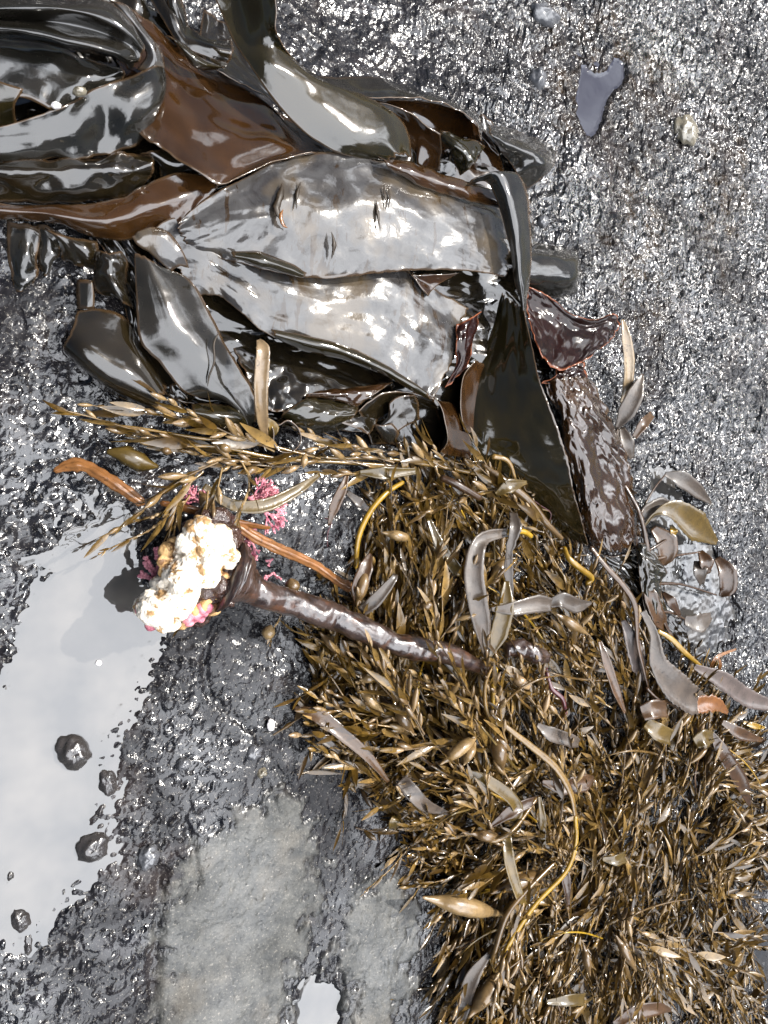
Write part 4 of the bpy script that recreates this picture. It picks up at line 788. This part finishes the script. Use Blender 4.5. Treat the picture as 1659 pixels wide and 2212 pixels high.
LF('round olive leaf end near the right margin', [(1500, 1605, 48), (1520, 1595, 54), (1540, 1590, 48)], [16, 26, 14], L_OLIVE)
LF('long purplish leaf at the right margin pointing down', [(1535, 1580, 44), (1560, 1625, 50), (1600, 1690, 46), (1620, 1740, 34)], [6, 22, 24, 6], L_RUST)
LF('dark grey leaf tip at the right edge over pale rock', [(1560, 1560, 40), (1600, 1585, 46), (1650, 1600, 36)], [8, 20, 5], L_RUST)
LF('slim dark leaf in the middle right of the weed', [(1295, 1385, 54), (1310, 1430, 60), (1330, 1490, 58), (1350, 1540, 50)], [5, 12, 12, 4], L_RUST)
LF('pale narrow leaf standing up near the dark kelp', [(1420, 840, 20), (1410, 800, 24)], [3, 3], L_TAN) if False else None
LF('slender tan leaf upright on the rock right of the red ruffle', [(1342, 870, 8), (1355, 830, 22), (1358, 780, 34), (1352, 730, 40), (1345, 690, 40)], [4, 14, 16, 14, 4], L_TAN)
LF('pale oval leaf with orange tip leaning on the rock', [(1332, 925, 10), (1352, 890, 24), (1372, 850, 32), (1388, 808, 34)], [5, 26, 24, 4], L_GREY)
LF('dull purple curled leaf below the pale oval leaf', [(1342, 925, 8), (1355, 960, 14), (1365, 990, 8)], [10, 22, 6], L_GREY)
LF('reddish blunt leaf piece touching the dull purple leaf', [(1370, 945, 12), (1390, 915, 18), (1408, 895, 10)], [8, 16, 10], L_RUST)
LF('pinkish leaf floating over the bright wet rock, upper one', [(1436, 1024, 12), (1470, 1035, 20), (1505, 1060, 18), (1536, 1088, 8)], [6, 26, 22, 4], L_GREY)
LF('broad arched olive leaf, largest of the right hand leaves', [(1388, 1142, 20), (1415, 1110, 34), (1455, 1102, 40), (1500, 1135, 36), (1548, 1172, 20)], [3, 5, 30, 46, 8], L_OLIVE)
LF('greyish leaf tucked under the arched olive leaf', [(1376, 1120, 16), (1400, 1108, 24), (1430, 1092, 26), (1458, 1102, 18)], [8, 26, 24, 6], L_GREY)
LF('half pink half brown leaf below the arched olive leaf', [(1410, 1140, 18), (1436, 1170, 26), (1440, 1200, 24), (1434, 1222, 14)], [10, 34, 28, 5], L_RUST)
LF('small golden knob leaf among the right hand leaves', [(1450, 1135, 26), (1455, 1148, 34), (1454, 1160, 26)], [6, 12, 6], L_YEL)
LF('brown leaf with pale underside near the wet rock', [(1512, 1190, 12), (1525, 1215, 22), (1528, 1240, 16)], [8, 24, 8], L_RUST)
LF('pink folded leaf lying in the wet hollow', [(1505, 1212, 10), (1512, 1235, 18), (1516, 1262, 10)], [10, 24, 8], L_GREY)
LF('round reddish leaf farthest right of the small leaves', [(1548, 1205, 8), (1568, 1235, 18), (1570, 1270, 16), (1556, 1288, 6)], [10, 30, 28, 6], L_RUST)
LF('brown leaf below the notched kelp blade', [(1432, 1280, 14), (1450, 1300, 24), (1468, 1330, 18)], [5, 16, 5], L_RUST)
LF('golden brown leaf rolled at the foot of the notched blade', [(1390, 1250, 20), (1405, 1290, 28), (1425, 1340, 22), (1440, 1360, 12)], [6, 22, 22, 6], L_RUST)
LF('pinkish leaf lying near the lower puddle', [(1478, 1340, 12), (1510, 1345, 20), (1535, 1330, 12)], [14, 30, 10], L_GREY)
LF('thin orange forked leaf over the rock at right', [(1532, 1450, 20), (1548, 1420, 30), (1590, 1402, 24)], [3, 6, 3], L_ORG)
LF('second prong of the thin orange forked leaf', [(1552, 1455, 20), (1556, 1435, 26), (1550, 1418, 28)], [3, 5, 3], L_ORG)
LF('orange leaf tip lying on pale rock at right edge', [(1605, 1560, 20), (1630, 1568, 26), (1652, 1572, 18)], [5, 10, 3], L_YEL)
LF('long sharp grey leaf at the lower left margin of the weed', [(1056, 2060, 50), (1020, 2110, 48), (1000, 2170, 40), (990, 2230, 34)], [6, 18, 20, 8], L_GREY)
LF('long brown leaf along the lower edge of the weed', [(1325, 2215, 50), (1370, 2188, 58), (1420, 2178, 58), (1450, 2182, 50)], [10, 18, 16, 4], L_RUST)
LF('pointed yellow brown leaf near the bottom edge', [(1180, 2165, 50), (1230, 2160, 56), (1262, 2158, 50)], [5, 14, 14], L_OLIVE)
LF('hanging olive leaf near the lower left of the weed', [(1300, 1855, 58), (1330, 1858, 64), (1350, 1850, 58)], [4, 14, 14], L_OLIVE)
for lb, a, b, w, z in [
    ('large grey brown pod with flat tip at the lower left margin', (1088, 1976), (912, 1938), 22, 46),
    ('pinkish brown pod under the translucent leaf', (1190, 1880), (1060, 1930), 19, 50),
    ('left pinkish pod of the hanging pair in the middle', (1035, 1586), (950, 1652), 15, 58),
    ('right fat pod of the hanging pair in the middle', (1070, 1590), (1087, 1665), 18, 60),
    ('small tan pod between the hanging pair', (1028, 1602), (1000, 1655), 12, 60),
    ('brown pod tapering left beside the stalk fork', (1087, 1812), (1015, 1800), 14, 52),
    ('long pod at the lower left corner of the weed, running down', (1094, 2090), (1010, 2200), 20, 50),
    ('glossy tan pod below the grey strap leaf', (1100, 1455), (1152, 1492), 13, 62),
    ('rounded brown pod at the left end of the thick stalk', (770, 1312), (795, 1215), 14, 44),
    ('dark olive pod among the upper weed behind the strap leaf', (1060, 1265), (1095, 1195), 15, 44),
    ('tan pod at the left flank below the stalk, upper', (690, 1365), (745, 1420), 11, 30),
    ('tan pod at the left flank below the stalk, middle', (775, 1490), (830, 1540), 11, 38),
    ('tan pod at the left flank below the stalk, lowest', (850, 1530), (895, 1585), 12, 42),
    ('orange brown pod lying horizontal at the left flank', (775, 1470), (822, 1458), 11, 40),
    ('slim pod crossing from the horizontal grey leaf downward', (1200, 1325), (1272, 1372), 13, 60),
    ('brown pod at the left of the rock below the band', (462, 1110), (430, 1060), 14, 44),
    ('tan pod standing at the curled kelp ribbon', (655, 1012), (660, 978), 8, 40),
    ('pale pod over the left end of the weed band', (372, 978), (345, 970), 8, 34),
    ('tan pod in the centre of the weed band', (500, 975), (470, 960), 9, 38),
    ('golden pod pointing left in the weed band', (560, 1010), (520, 1024), 8, 36),
    ('dark pod beside the yellow arched stalk', (895, 1165), (825, 1150), 12, 44),
    ('tan pod among the upper weed below the dark pod', (905, 1315), (940, 1300), 12, 50),
    ('pink brown pod in the lower middle of the weed', (1330, 2020), (1375, 2100), 13, 58),
    ('pale pod in the centre bottom of the weed', (1260, 2040), (1275, 2110), 11, 58),
    ('brown pod at the lower right part of the weed', (1370, 1950), (1350, 2020), 10, 58)]:
    pod(lb, a, b, w, z=z)
def round_bladder(label, u, v, z, r):
    n, m = 14, 14; V = []
    for i in range(n):
        t = i / (n - 1); rr = math.sin(math.pi * t) ** 0.8 * r if 0 < t < 1 else 0.1
        x = (t - .5) * r * 2.35
        for k in range(m): a = 2 * math.pi * k / m; V.append((rr * math.cos(a), x, rr * math.sin(a)))
    me = mesh_np('round_bladder', np.array(V) / 1000, gridfaces(n, m, True)); o = link('round_bladder', me, BLAD, label=label, cat='seaweed bladder')
    o.location = P3(u, v, z); o.rotation_euler = (0.3, 0.2, rg.uniform(-.5, .5)); return o
round_bladder('round amber bladder above the thick stalk', 631., 1266., 44, 8); round_bladder('round amber bladder on bare rock below the thick stalk', 580., 1366., 12, 7.5)
T = tube
T('seaweed_stalk', [(1059, 1540, 62), (1100, 1575, 70), (1147, 1612, 72), (1200, 1658, 74), (1232, 1712, 74), (1243, 1765, 72)], [2.0, 3.4, 4.6, 4.4, 3.0], STEM, flat=.5, label='long flattened brown stalk curving through the lower weed', cat='seaweed stalk')
T('seaweed_stalk', [(1243, 1762, 72), (1244, 1822, 70), (1222, 1884, 68), (1155, 1956, 66), (1100, 2040, 62), (1080, 2090, 56)], [3.0, 3.2, 3.0, 3.4, 2.0], L_YEL, flat=.7, label='bright yellow stalk curving down in the lower weed', cat='seaweed stalk')
T('seaweed_stalk', [(1075, 1480, 60), (1062, 1440, 64), (1048, 1480, 64), (1050, 1530, 62), (1068, 1575, 60)][1:], [2, 2.6, 2], STEM, label='brown stalk below the strap leaf', cat='seaweed stalk')
T('seaweed_stalk', [(873, 1040, 30), (835, 1065, 36), (800, 1105, 36), (775, 1160, 34), (768, 1230, 26)], [2.6, 3.2, 3.4, 2.6], L_YEL, flat=.8, label='yellow arched stalk at the left of the upper weed', cat='seaweed stalk')
T('seaweed_stalk', [(1218, 1180, 44), (1228, 1205, 52), (1250, 1225, 54), (1278, 1248, 48), (1265, 1262, 42)], [2.6, 4, 4, 3], L_YEL, label='bright yellow bent stalk beside the dark kelp', cat='seaweed stalk')
T('seaweed_stalk', [(1082, 1158, 50), (1100, 1150, 58), (1130, 1148, 58), (1150, 1160, 50)], [3, 3.6, 3.6, 3], L_YEL, label='short yellow stalk behind the notched grey leaf', cat='seaweed stalk')
T('seaweed_stalk', [(1072, 1440, 58), (1066, 1480, 60), (1064, 1530, 56)], [2.6, 3.2, 2.4], L_YEL, label='yellow upright stalk below the strap leaf', cat='seaweed stalk')
T('seaweed_stalk', [(1275, 1180, 36), (1310, 1225, 44), (1350, 1270, 50), (1372, 1312, 54), (1378, 1390, 54), (1392, 1450, 52), (1402, 1490, 46)], [3, 4, 4.6, 5, 3.4, 3, 2], L_RUST, flat=.5, label='long brown flattened stalk down the right of the weed', cat='seaweed stalk')
T('seaweed_stalk', [(1420, 1362, 30), (1450, 1380, 36), (1480, 1410, 38), (1515, 1440, 34)], [3, 4.4, 4.4, 3], L_YEL, flat=.6, label='yellow flat stalk near the right hand leaves', cat='seaweed stalk')
T('seaweed_stalk', [(1178, 1440, 46), (1190, 1485, 52), (1215, 1510, 54), (1222, 1545, 50)], [2.4, 3, 3, 2.4], L_MAROON, label='dark wiry stalk bent below the stalk end', cat='seaweed stalk')
T('seaweed_stalk', [(1395, 1485, 50), (1420, 1510, 54), (1450, 1520, 52), (1470, 1535, 46)], [2.4, 2.6, 2.6, 2], L_RUST, label='knobbly reddish twig under the wide tattered leaf', cat='seaweed stalk')
T('seaweed_stalk', [(1160, 1722, 54), (1110, 1790, 60), (1070, 1815, 60), (1030, 1810, 50)], [2.4, 3, 3, 1.6], STEM, label='brown stalk joining the pod beside the fork', cat='seaweed stalk')
T('seaweed_stalk', [(1200, 1860, 60), (1140, 1920, 64), (1095, 1975, 64), (1070, 2050, 60), (1060, 2080, 50)], [2.4, 3.4, 3.6, 3, 2.4], STEM, label='brown forked stalk right of the large pod', cat='seaweed stalk')
T('seaweed_stalk', [(1040, 1000, 40), (1090, 1040, 50), (1140, 1080, 50), (1180, 1130, 46), (1215, 1165, 40)], [3.4, 5, 5, 4.4, 3], STEM, label='thick golden stalk along the dark kelp sheet', cat='seaweed stalk')
T('seaweed_stalk', [(950, 1030, 46), (990, 1048, 54), (1040, 1078, 52)], [4, 5, 4], L_RUST, label='thick brown stalk stub above the weed mass', cat='seaweed stalk')
T('seaweed_stalk', [(1120, 1070, 44), (1100, 1000, 56), (1062, 985, 52)], [1.8, 2.6, 3.6], STEM, label='small knobbed stalk rising against the black kelp', cat='seaweed stalk')
# long runners winding over the mass
for i in range(44):
    while True:
        u, v = rg.uniform(760, 1600), rg.uniform(1080, 2150); d, h = mass_h(u, v)
        if d > 22 and not (u < 1150 and 1280 < v < 1440): break
    lm = land(u, v); cn = i % 5
    g = R(field(u, v) + rg.normal(0, 35)); cv = rg.uniform(-.9, .9); pts = []
    for k in range(5):
        d, h2 = mass_h(u, v); pts.append((u, v, max(h2, 6) + 7 + 3 * math.sin(k * 1.7 + i))); g += cv * .35; u += 42 * math.cos(g); v -= 42 * math.sin(g)
    r0 = rg.uniform(1.0, 1.9)
    T('seaweed_runner', pts, [r0, r0 * 1.1, r0 * .8, r0 * .4], [STEM, L_OLIVE, L_YEL, STEM, L_RUST][i % 5], seg=7, flat=.7, cat='seaweed', group='curved runners over the weed mass', label='thin ' + ['golden', 'olive', 'yellow', 'amber', 'rust brown'][cn] + ' runner ' + lm)
T('seaweed_stalk', [(1345, 1040, 12), (1380, 1105, 22), (1398, 1180, 26), (1408, 1250, 24), (1425, 1320, 20), (1462, 1400, 14)], [2.5, 4, 4.5, 4, 3], L_RUST, flat=.6, bump=.2, label='dark brown strand that carries the small leaves on the right', cat='seaweed stalk')
for pts in [[(1384, 1110, 22), (1410, 1060, 18), (1438, 1024, 12)], [(1404, 1210, 26), (1460, 1200, 20), (1515, 1192, 12)], [(1410, 1262, 24), (1470, 1262, 16), (1550, 1286, 8)], [(1400, 1190, 26), (1425, 1175, 28), (1448, 1160, 26)], [(1425, 1320, 20), (1455, 1325, 18), (1480, 1338, 12)], [(1460, 1400, 14), (1500, 1430, 22), (1545, 1450, 24)], [(1345, 1040, 12), (1335, 980, 12), (1334, 925, 10)]]:
    T('seaweed_stalk', pts, [2.4, 1.8, 1.2], L_RUST, seg=7, flat=.7, cat='seaweed stalk', group='thin twigs among the small leaves on the right', label='thin twig joining the small leaves on the wet rock at right')
# split dry stalks
T('split_stalk', [(115, 1018, 10), (158, 1004, 16), (195, 1012, 22), (250, 1046, 30), (312, 1090, 32)], [2, 5.5, 5, 5, 4], L_ORG, ridges=4, seg=20, flat=.6, bump=.25, label='orange split stalk over the pitted rock above the pool', cat='stalk')
T('split_stalk', [(345, 1085, 34), (430, 1104, 44), (510, 1128, 42), (585, 1140, 30)], [2.5, 4, 4, 1.6], L_ORG, ridges=3, seg=16, bump=.2, label='orange twig behind the white crusted holdfast', cat='stalk')
T('split_stalk', [(498, 1126, 44), (560, 1165, 40), (622, 1194, 34), (682, 1222, 26), (730, 1255, 22), (760, 1272, 26)], [4, 5, 4.4, 4, 5], L_ORG, ridges=4, seg=20, flat=.7, bump=.2, label='long orange split stalk over bare rock right of the holdfast', cat='stalk')
T('hair_strand', [(700, 1118, 6), (716, 1128, 10), (708, 1150, 7), (707, 1185, 4)], [.6, .8, .8, .4], L_MAROON, seg=5, label='thin maroon hair lying on bare rock', cat='seaweed')
T('hair_strand', [(1120, 1060, 42), (1165, 1090, 40), (1190, 1110, 38), (1180, 1140, 34)], [.5, .6, .6, .3], L_MAROON, seg=5, label='thin dark hair looping over the black kelp', cat='seaweed')

# scars and cracks in the sheets
for pts, r in [([(610, 394, 64), (606, 420, 66), (598, 448, 67), (604, 474, 67)], [.6, 3.4, 4.2, 1]), ([(650, 392, 64), (642, 420, 66), (640, 452, 67)], [.5, 2.0, .6]), ([(829, 398, 64), (831, 420, 65.5), (836, 450, 66)], [.5, 1.4, .6]), ([(838, 400, 64), (842, 426, 65.5), (838, 452, 66)], [.5, 1.2, .5]), ([(812, 430, 65), (816, 460, 66), (822, 500, 66)], [.4, 2.2, .4]), ([(716, 500, 66), (722, 530, 66), (716, 560, 62)], [.5, 2.6, .5])]:
    T('scar', pts, r, SCAR, seg=8, flat=.35, bump=.5, bs=6, parent=MAIN)
T('scar', [(612, 452, 67.5), (606, 466, 68), (612, 486, 68), (622, 492, 67.5)], [.6, 2.0, 1.8, .5], L_ORG, seg=8, flat=.5, bump=.5, bs=6, parent=MAIN)
T('crack', [(474, 716, 45), (462, 742, 47), (463, 780, 47), (452, 812, 45), (448, 836, 43)], [.5, 1.1, .9, 1.0, .3], SCAR, seg=6, flat=.5, parent=CRK)
# ------------------------------------------------------------------ holdfast and thick stalk
def stalk_mat():
    m = NM('kelp_stalk'); ob = m.obj(); n = m.noise(26, 4, 0.6, ob, 1.0)
    c = m.mix(m.ramp(n, [(0.47, 0), (0.50, 1)]), (0.016, 0.007, 0.004), (0.040, 0.023, 0.017))
    c = m.mix(m.ramp(m.noise(60, 3, 0.6, ob), [(0.55, 0), (0.68, .6)]), c, (0.09, 0.034, 0.014))
    nr = m.bump(n, 0.002, 0.7); nr = m.bump(m.noise(160, 4, .6, ob), 0.0008, .7, nr)
    return m.bsdf(c, 0.3, nr, coat=0.9, coat_rough=0.07)
def hold_mat():
    m = NM('holdfast_dark'); ob = m.obj(); n = m.noise(70, 5, 0.65, ob)
    c = m.mix(n, (0.018, 0.008, 0.006), (0.06, 0.028, 0.018)); nr = m.bump(n, 0.005, 1.0)
    return m.bsdf(c, 0.25, nr, coat=0.6, coat_rough=0.1)
def crust_mat(name, c1, c2, holes=True):
    m = NM(name); ob = m.obj(); n = m.noise(55, 5, 0.65, ob)
    c = m.mix(m.ramp(n, [(0.42, 0), (0.49, 1)]), c2, c1)
    nr = m.bump(m.noise(190, 4, .6, ob), 0.0016, .8)
    return m.bsdf(c, 0.5, nr, spec=0.3)
CRUST = crust_mat('crust_cream', (0.78, 0.70, 0.58), (0.30, 0.18, 0.08)); PINKC = crust_mat('crust_pink', (0.62, 0.22, 0.25), (0.42, 0.12, 0.16)); TANC = crust_mat('crust_tan', (0.45, 0.28, 0.12), (0.14, 0.07, 0.03))
PINK = crust_mat('coralline_pink', (0.60, 0.24, 0.28), (0.40, 0.12, 0.17))

plant = bpy.data.objects.new('kelp_stalk', None); col.objects.link(plant)
plant['label'] = 'thick brown kelp stalk with a white crusted holdfast lying across the middle'; plant['category'] = 'kelp stalk'
tube('stipe', [(484, 1240, 70), (503, 1248, 69), (522, 1260, 68), (548, 1275, 66), (590, 1290, 62), (640, 1306, 58), (700, 1326, 54), (740, 1340, 56), (800, 1366, 58), (850, 1388, 58), (900, 1402, 60), (950, 1408, 60), (1000, 1425, 56), (1060, 1452, 48)],
     [36, 29, 20, 14.5, 13.5, 13, 14.5, 13.5, 13.5, 12, 13, 12, 10.5, 6], stalk_mat(), seg=28, step=2, bump=.16, bs=22, parent=plant)
tube('stipe_end', [(1090, 1404, 52), (1120, 1400, 56), (1150, 1410, 56), (1182, 1422, 48)], [8, 10.5, 11, 7], stalk_mat(), seg=20, step=2, bump=.3, bs=12, parent=plant)

def blobs(name, items, mat, parent=None, voxel=1.1, subdiv=2, noise=0.0, seed=0, **kw):
    import bmesh
    bm = bmesh.new(); rr = random.Random(seed)
    for (p, r, sc3) in items:
        m = Matrix.Translation(p) @ Euler((rr.uniform(0, 3), rr.uniform(0, 3), rr.uniform(0, 3))).to_matrix().to_4x4() @ Matrix.Diagonal((r * sc3[0], r * sc3[1], r * sc3[2], 1))
        bmesh.ops.create_icosphere(bm, subdivisions=subdiv, radius=1.0, matrix=m)
    me = bpy.data.meshes.new(name); bm.to_mesh(me); bm.free()
    o = link(name, me, mat, parent, **kw)
    md = o.modifiers.new('fuse', 'REMESH'); md.mode = 'VOXEL'; md.voxel_size = voxel / 1000; md.use_smooth_shade = True
    if noise:
        tx = bpy.data.textures.new(name + '_relief', 'CLOUDS'); tx.noise_scale = 0.005; tx.noise_depth = 3
        dm = o.modifiers.new('relief', 'DISPLACE'); dm.texture = tx; dm.strength = noise / 1000; dm.mid_level = 0.5; dm.texture_coords = 'GLOBAL'
    return o
rb = random.Random(5)
it = []
for i in range(46):
    t = i / 45; u = 470 - 78 * t + rb.uniform(-34, 34); v = 1160 + 140 * t + rb.uniform(-22, 22); it.append((P3(u, v, rb.uniform(30, 74)), rb.uniform(.012, .022), (1, 1, .8)))
for i in range(30):
    a = rb.uniform(0, 6.28); it.append((P3(462 + 46 * math.cos(a), 1208 + 84 * math.sin(a), rb.uniform(30, 72)), rb.uniform(.010, .017), (1, 1, .8)))
for i in range(34):
    it.append((P3(rb.uniform(474, 506), rb.uniform(1165, 1305), rb.uniform(60, 84)), rb.uniform(.006, .012), (1, 1, .8)))
blobs('holdfast', it, hold_mat(), plant, voxel=1.6, noise=5)
it = []
path = [(432, 1150, 14), (420, 1165, 22), (440, 1185, 30), (470, 1178, 24), (482, 1198, 20), (452, 1208, 32), (415, 1215, 34), (395, 1235, 30), (440, 1235, 30), (410, 1260, 40), (385, 1268, 38), (365, 1290, 34), (395, 1290, 30), (345, 1305, 30), (375, 1315, 26), (330, 1315, 20), (352, 1330, 18)]
for (u, v, rs) in path:
    for k in range(16):
        a = rb.uniform(0, 6.28); q = rs * math.sqrt(rb.random()) * 1.12; r = rb.uniform(.0045, .0125)
        it.append((P3(u + q * math.cos(a), v + q * math.sin(a), 92 - 0.02 * q * q + rb.uniform(-5, 3) - (6 if v > 1300 else 0)), r, (1, rb.uniform(.7, 1), rb.uniform(.7, 1))))
    it.append((P3(u, v, 82), rs * .00050, (1, 1, .5)))
blobs('white_crust', it, CRUST, plant, voxel=0.8, noise=3.4, seed=3)
it = [(P3(u + rb.uniform(-8, 8), v + rb.uniform(-8, 8), z + 24 + rb.uniform(-5, 5)), rb.uniform(.003, .0075), (1, 1, .7)) for (u, v, z) in [(470, 1230, 58), (476, 1250, 56), (462, 1265, 58), (460, 1285, 56), (440, 1305, 54), (450, 1295, 54), (425, 1318, 50), (405, 1335, 46), (455, 1315, 50), (385, 1345, 42), (392, 1338, 44), (362, 1185, 44), (358, 1210, 44), (356, 1235, 44), (370, 1170, 42), (430, 1128, 46), (440, 1135, 46)] for k in range(7)]
blobs('tan_crust', it, TANC, plant, voxel=1.0, noise=1.6, seed=4)
it = [(P3(u + rb.uniform(-7, 7), v + rb.uniform(-7, 7), z + 26 + rb.uniform(-4, 4)), rb.uniform(.003, .0065), (1, 1, .7)) for (u, v, z) in [(400, 1330, 52), (420, 1328, 50), (435, 1320, 52), (448, 1312, 52), (412, 1340, 44), (428, 1336, 44), (306, 1312, 46), (330, 1348, 44)] for k in range(7)]
blobs('pink_crust', it, PINKC, plant, voxel=0.9, noise=1.0, seed=6)

def coral(name, label, u, v, z, ang, spread, size, n0=6, seed=1, lev=4, r0=1.3, parent=None):
    rr = random.Random(seed); Vs = []; Fs = []; base = 0
    def grow(p, a, pit, L, r, l):
        nonlocal base
        d = np.array([math.cos(a) * math.cos(pit), math.sin(a) * math.cos(pit), math.sin(pit)]); q = p + d * L
        pts = [p, p + d * L * .25, p + d * L * .5, p + d * L * .75, q, q + d * r * .7]
        V, F = stem_mesh(pts, 1, 1, 6); V = V.reshape(6, 6, 3); c = np.array(pts)[:, None]; V = c + (V - c) * (np.array([.5, .9, 1.15, 1.0, .8, .15]) * r)[:, None, None]
        Vs.append(V.reshape(-1, 3)); Fs.append(F + base); base += 36
        if l > 0:
            for k in range(rr.choice([2, 2, 3])): grow(q, a + rr.uniform(-.75, .75), pit + rr.uniform(-.35, .4), L * rr.uniform(.75, 1.0), r * .9, l - 1)
        elif rr.random() < .6:
            grow_tip(q, a, pit, r)
    def grow_tip(p, a, pit, r):
        nonlocal base
        V, F = pod_mesh(r * 2.6, r * 2.2, 4, 6); V = V @ np.array(Euler((0, -pit, a)).to_matrix()).T + p; Vs.append(V); Fs.append(F + base); base += len(V)
    p0 = P(float(u), float(v), float(z)) * 1000
    for k in range(n0): grow(p0 + np.array([rr.uniform(-8, 8), rr.uniform(-8, 8), 0]), R(ang + rr.uniform(-spread, spread)), rr.uniform(-.15, .5), size * rr.uniform(.8, 1.1), r0, lev)
    me = mesh_np(name, np.concatenate(Vs) / 1000, np.concatenate(Fs)); return link(name, me, PINK, parent, label=label, cat='coralline alga')
coral('coralline_tuft', 'large pink coralline tuft under the weed band', 545, 1090, 14, 25, 55, 7, n0=10, seed=2)
coral('coralline_tuft', 'pink coralline tuft right of the holdfast beside the orange stalk', 505, 1150, 22, 300, 35, 6, n0=7, seed=3)
coral('coralline_tuft', 'lower pink coralline tuft between stalk and orange twig', 530, 1185, 16, 280, 45, 5, n0=6, seed=4, lev=3)
coral('coralline_tuft', 'darker pink coralline tuft half hidden by hanging sprigs', 430, 1090, 14, 120, 80, 5, n0=6, seed=5, lev=3)
coral('coralline_tuft', 'small knobbly pink tuft left of the white crust', 325, 1245, 20, 140, 40, 5, n0=3, seed=6, lev=2, r0=2.2)
coral('coralline_tuft', 'tiny pink tuft overhanging the pool', 335, 1215, 22, 100, 40, 4, n0=3, seed=7, lev=2, r0=2.2)
coral('coralline_tuft', 'pale pink beads scattered beside the orange stalk', 598, 1222, 10, 250, 60, 4, n0=3, seed=8, lev=2)
# ------------------------------------------------------------------ stones
def stone_mat(name, c1, c2, wet=True):
    m = NM(name); ob = m.obj(); n = m.noise(60, 5, .6, ob); c = m.mix(n, c1, c2); nr = m.bump(n, 0.0015, .6); nr = m.bump(m.noise(300, 3, .6, ob), .0008, .7, nr)
    return m.bsdf(c, 0.22 if wet else 0.5, nr, coat=0.7 if wet else 0.1, coat_rough=0.08)
SD = stone_mat('stone_black', (0.012, 0.011, 0.011), (0.04, 0.034, 0.03)); SG = stone_mat('stone_grey', (0.045, 0.046, 0.05), (0.09, 0.09, 0.095)); SP = stone_mat('stone_pale', (0.10, 0.085, 0.06), (0.17, 0.15, 0.11)); SW = stone_mat('shell_white', (0.75, 0.68, 0.66), (0.85, 0.80, 0.78), False)
def stone(label, u, v, ru, rv, h, mat, z=0, turn=0, name='stone', cat='stone', seed=0, amp=.2):
    n, m = 22, 30; th = np.linspace(0, math.pi, n)[:, None]; ph = np.linspace(0, 2 * math.pi, m, endpoint=False)[None]
    X = np.sin(th) * np.cos(ph); Y = np.sin(th) * np.sin(ph); Zc = np.cos(th) + 0 * ph
    r = 1 + amp * fbm(X * 1.6 + seed * 3.1 + Zc, Y * 1.6 - Zc * .7, 3, seed + 200) + .06 * fbm(X * 6 + Zc * 3, Y * 6, 2, seed)
    c = P(float(u), float(v), 0.); cx = P(float(u + ru), float(v), 0.); sx = abs(cx[0] - c[0]) * 1000; sy = abs(P(float(u), float(v - rv), 0.)[1] - c[1]) * 1000
    V = np.stack([X * r * sx, Y * r * sy, Zc * r * h], -1).reshape(-1, 3)
    me = mesh_np(name, V / 1000, gridfaces(n, m, True)[:, ::-1]); o = link(name, me, mat, label=label, cat=cat); o.location = P3(u, v, z); o.rotation_euler = (0, 0, turn); return o
names = ['largest black stone standing in the pool', 'black rounded stone at the pool rim below the larger one', 'smallest black stone at the left edge of the pool', 'black stone near the bottom tip of the pool', 'black stone on the right rim of the pool', 'narrow black stone at the lowest end of the pool']
for i, (u, v, ru, rv, h, t) in enumerate(STONES): stone(names[i], u, v, ru, rv, h, SD, z=WL - 2, turn=t, seed=i, amp=.16)
stone('tan limpet shell stuck on the silvery crumpled kelp sheet, upper one', 172, 198, 15, 9, 5, SP, z=74, name='shell_chip', cat='shell', seed=40, amp=.15, turn=.4)
stone('small cream shell stuck on the crumpled kelp sheet, lower one', 121, 228, 10, 6, 4, SW, z=70, name='shell_chip', cat='shell', seed=41, amp=.15, turn=.3)
stone('angular white shell chip on bare rock left of the weed', 585, 1566, 8, 13, 3, SW, z=5, name='shell_chip', cat='shell', seed=8, amp=.1)
stone('tiny white shell chip on the bottom of the pool', 213, 1432, 7, 6, 2, SW, z=-2.5, name='shell_chip', cat='shell', seed=9, amp=.1)
for i, (u, v, ru, rv, h, m_, lb) in enumerate([(1160, 172, 18, 22, 12, SG, 'grey oval pebble on the rock above the kelp bulge'), (1172, 35, 30, 22, 14, SG, 'large pale grey pebble near the top edge'), (1482, 280, 22, 32, 12, SP, 'pale tan stone in the upper right rock'), (1172, 478, 11, 14, 7, SG, 'small grey pebble right of the kelp strap'),
        (546, 1624, 20, 18, 9, SG, 'pale grey pebble set in the rock left of the weed'), (564, 1668, 13, 13, 8, SP, 'olive limpet shaped pebble in a dark pit'),
        (1250, 275, 5, 6, 4, SG, 'tiny white pebble at the foot of the bluish puddle'), (395, 1650, 16, 14, 7, SG, 'flat grey pebble among the pits right of the pool'), (320, 1850, 24, 26, 9, SG, 'rounded blue grey pebble near the pool rim')]):
    stone(lb, u, v, ru, rv, h, m_, z=1, seed=20 + i)
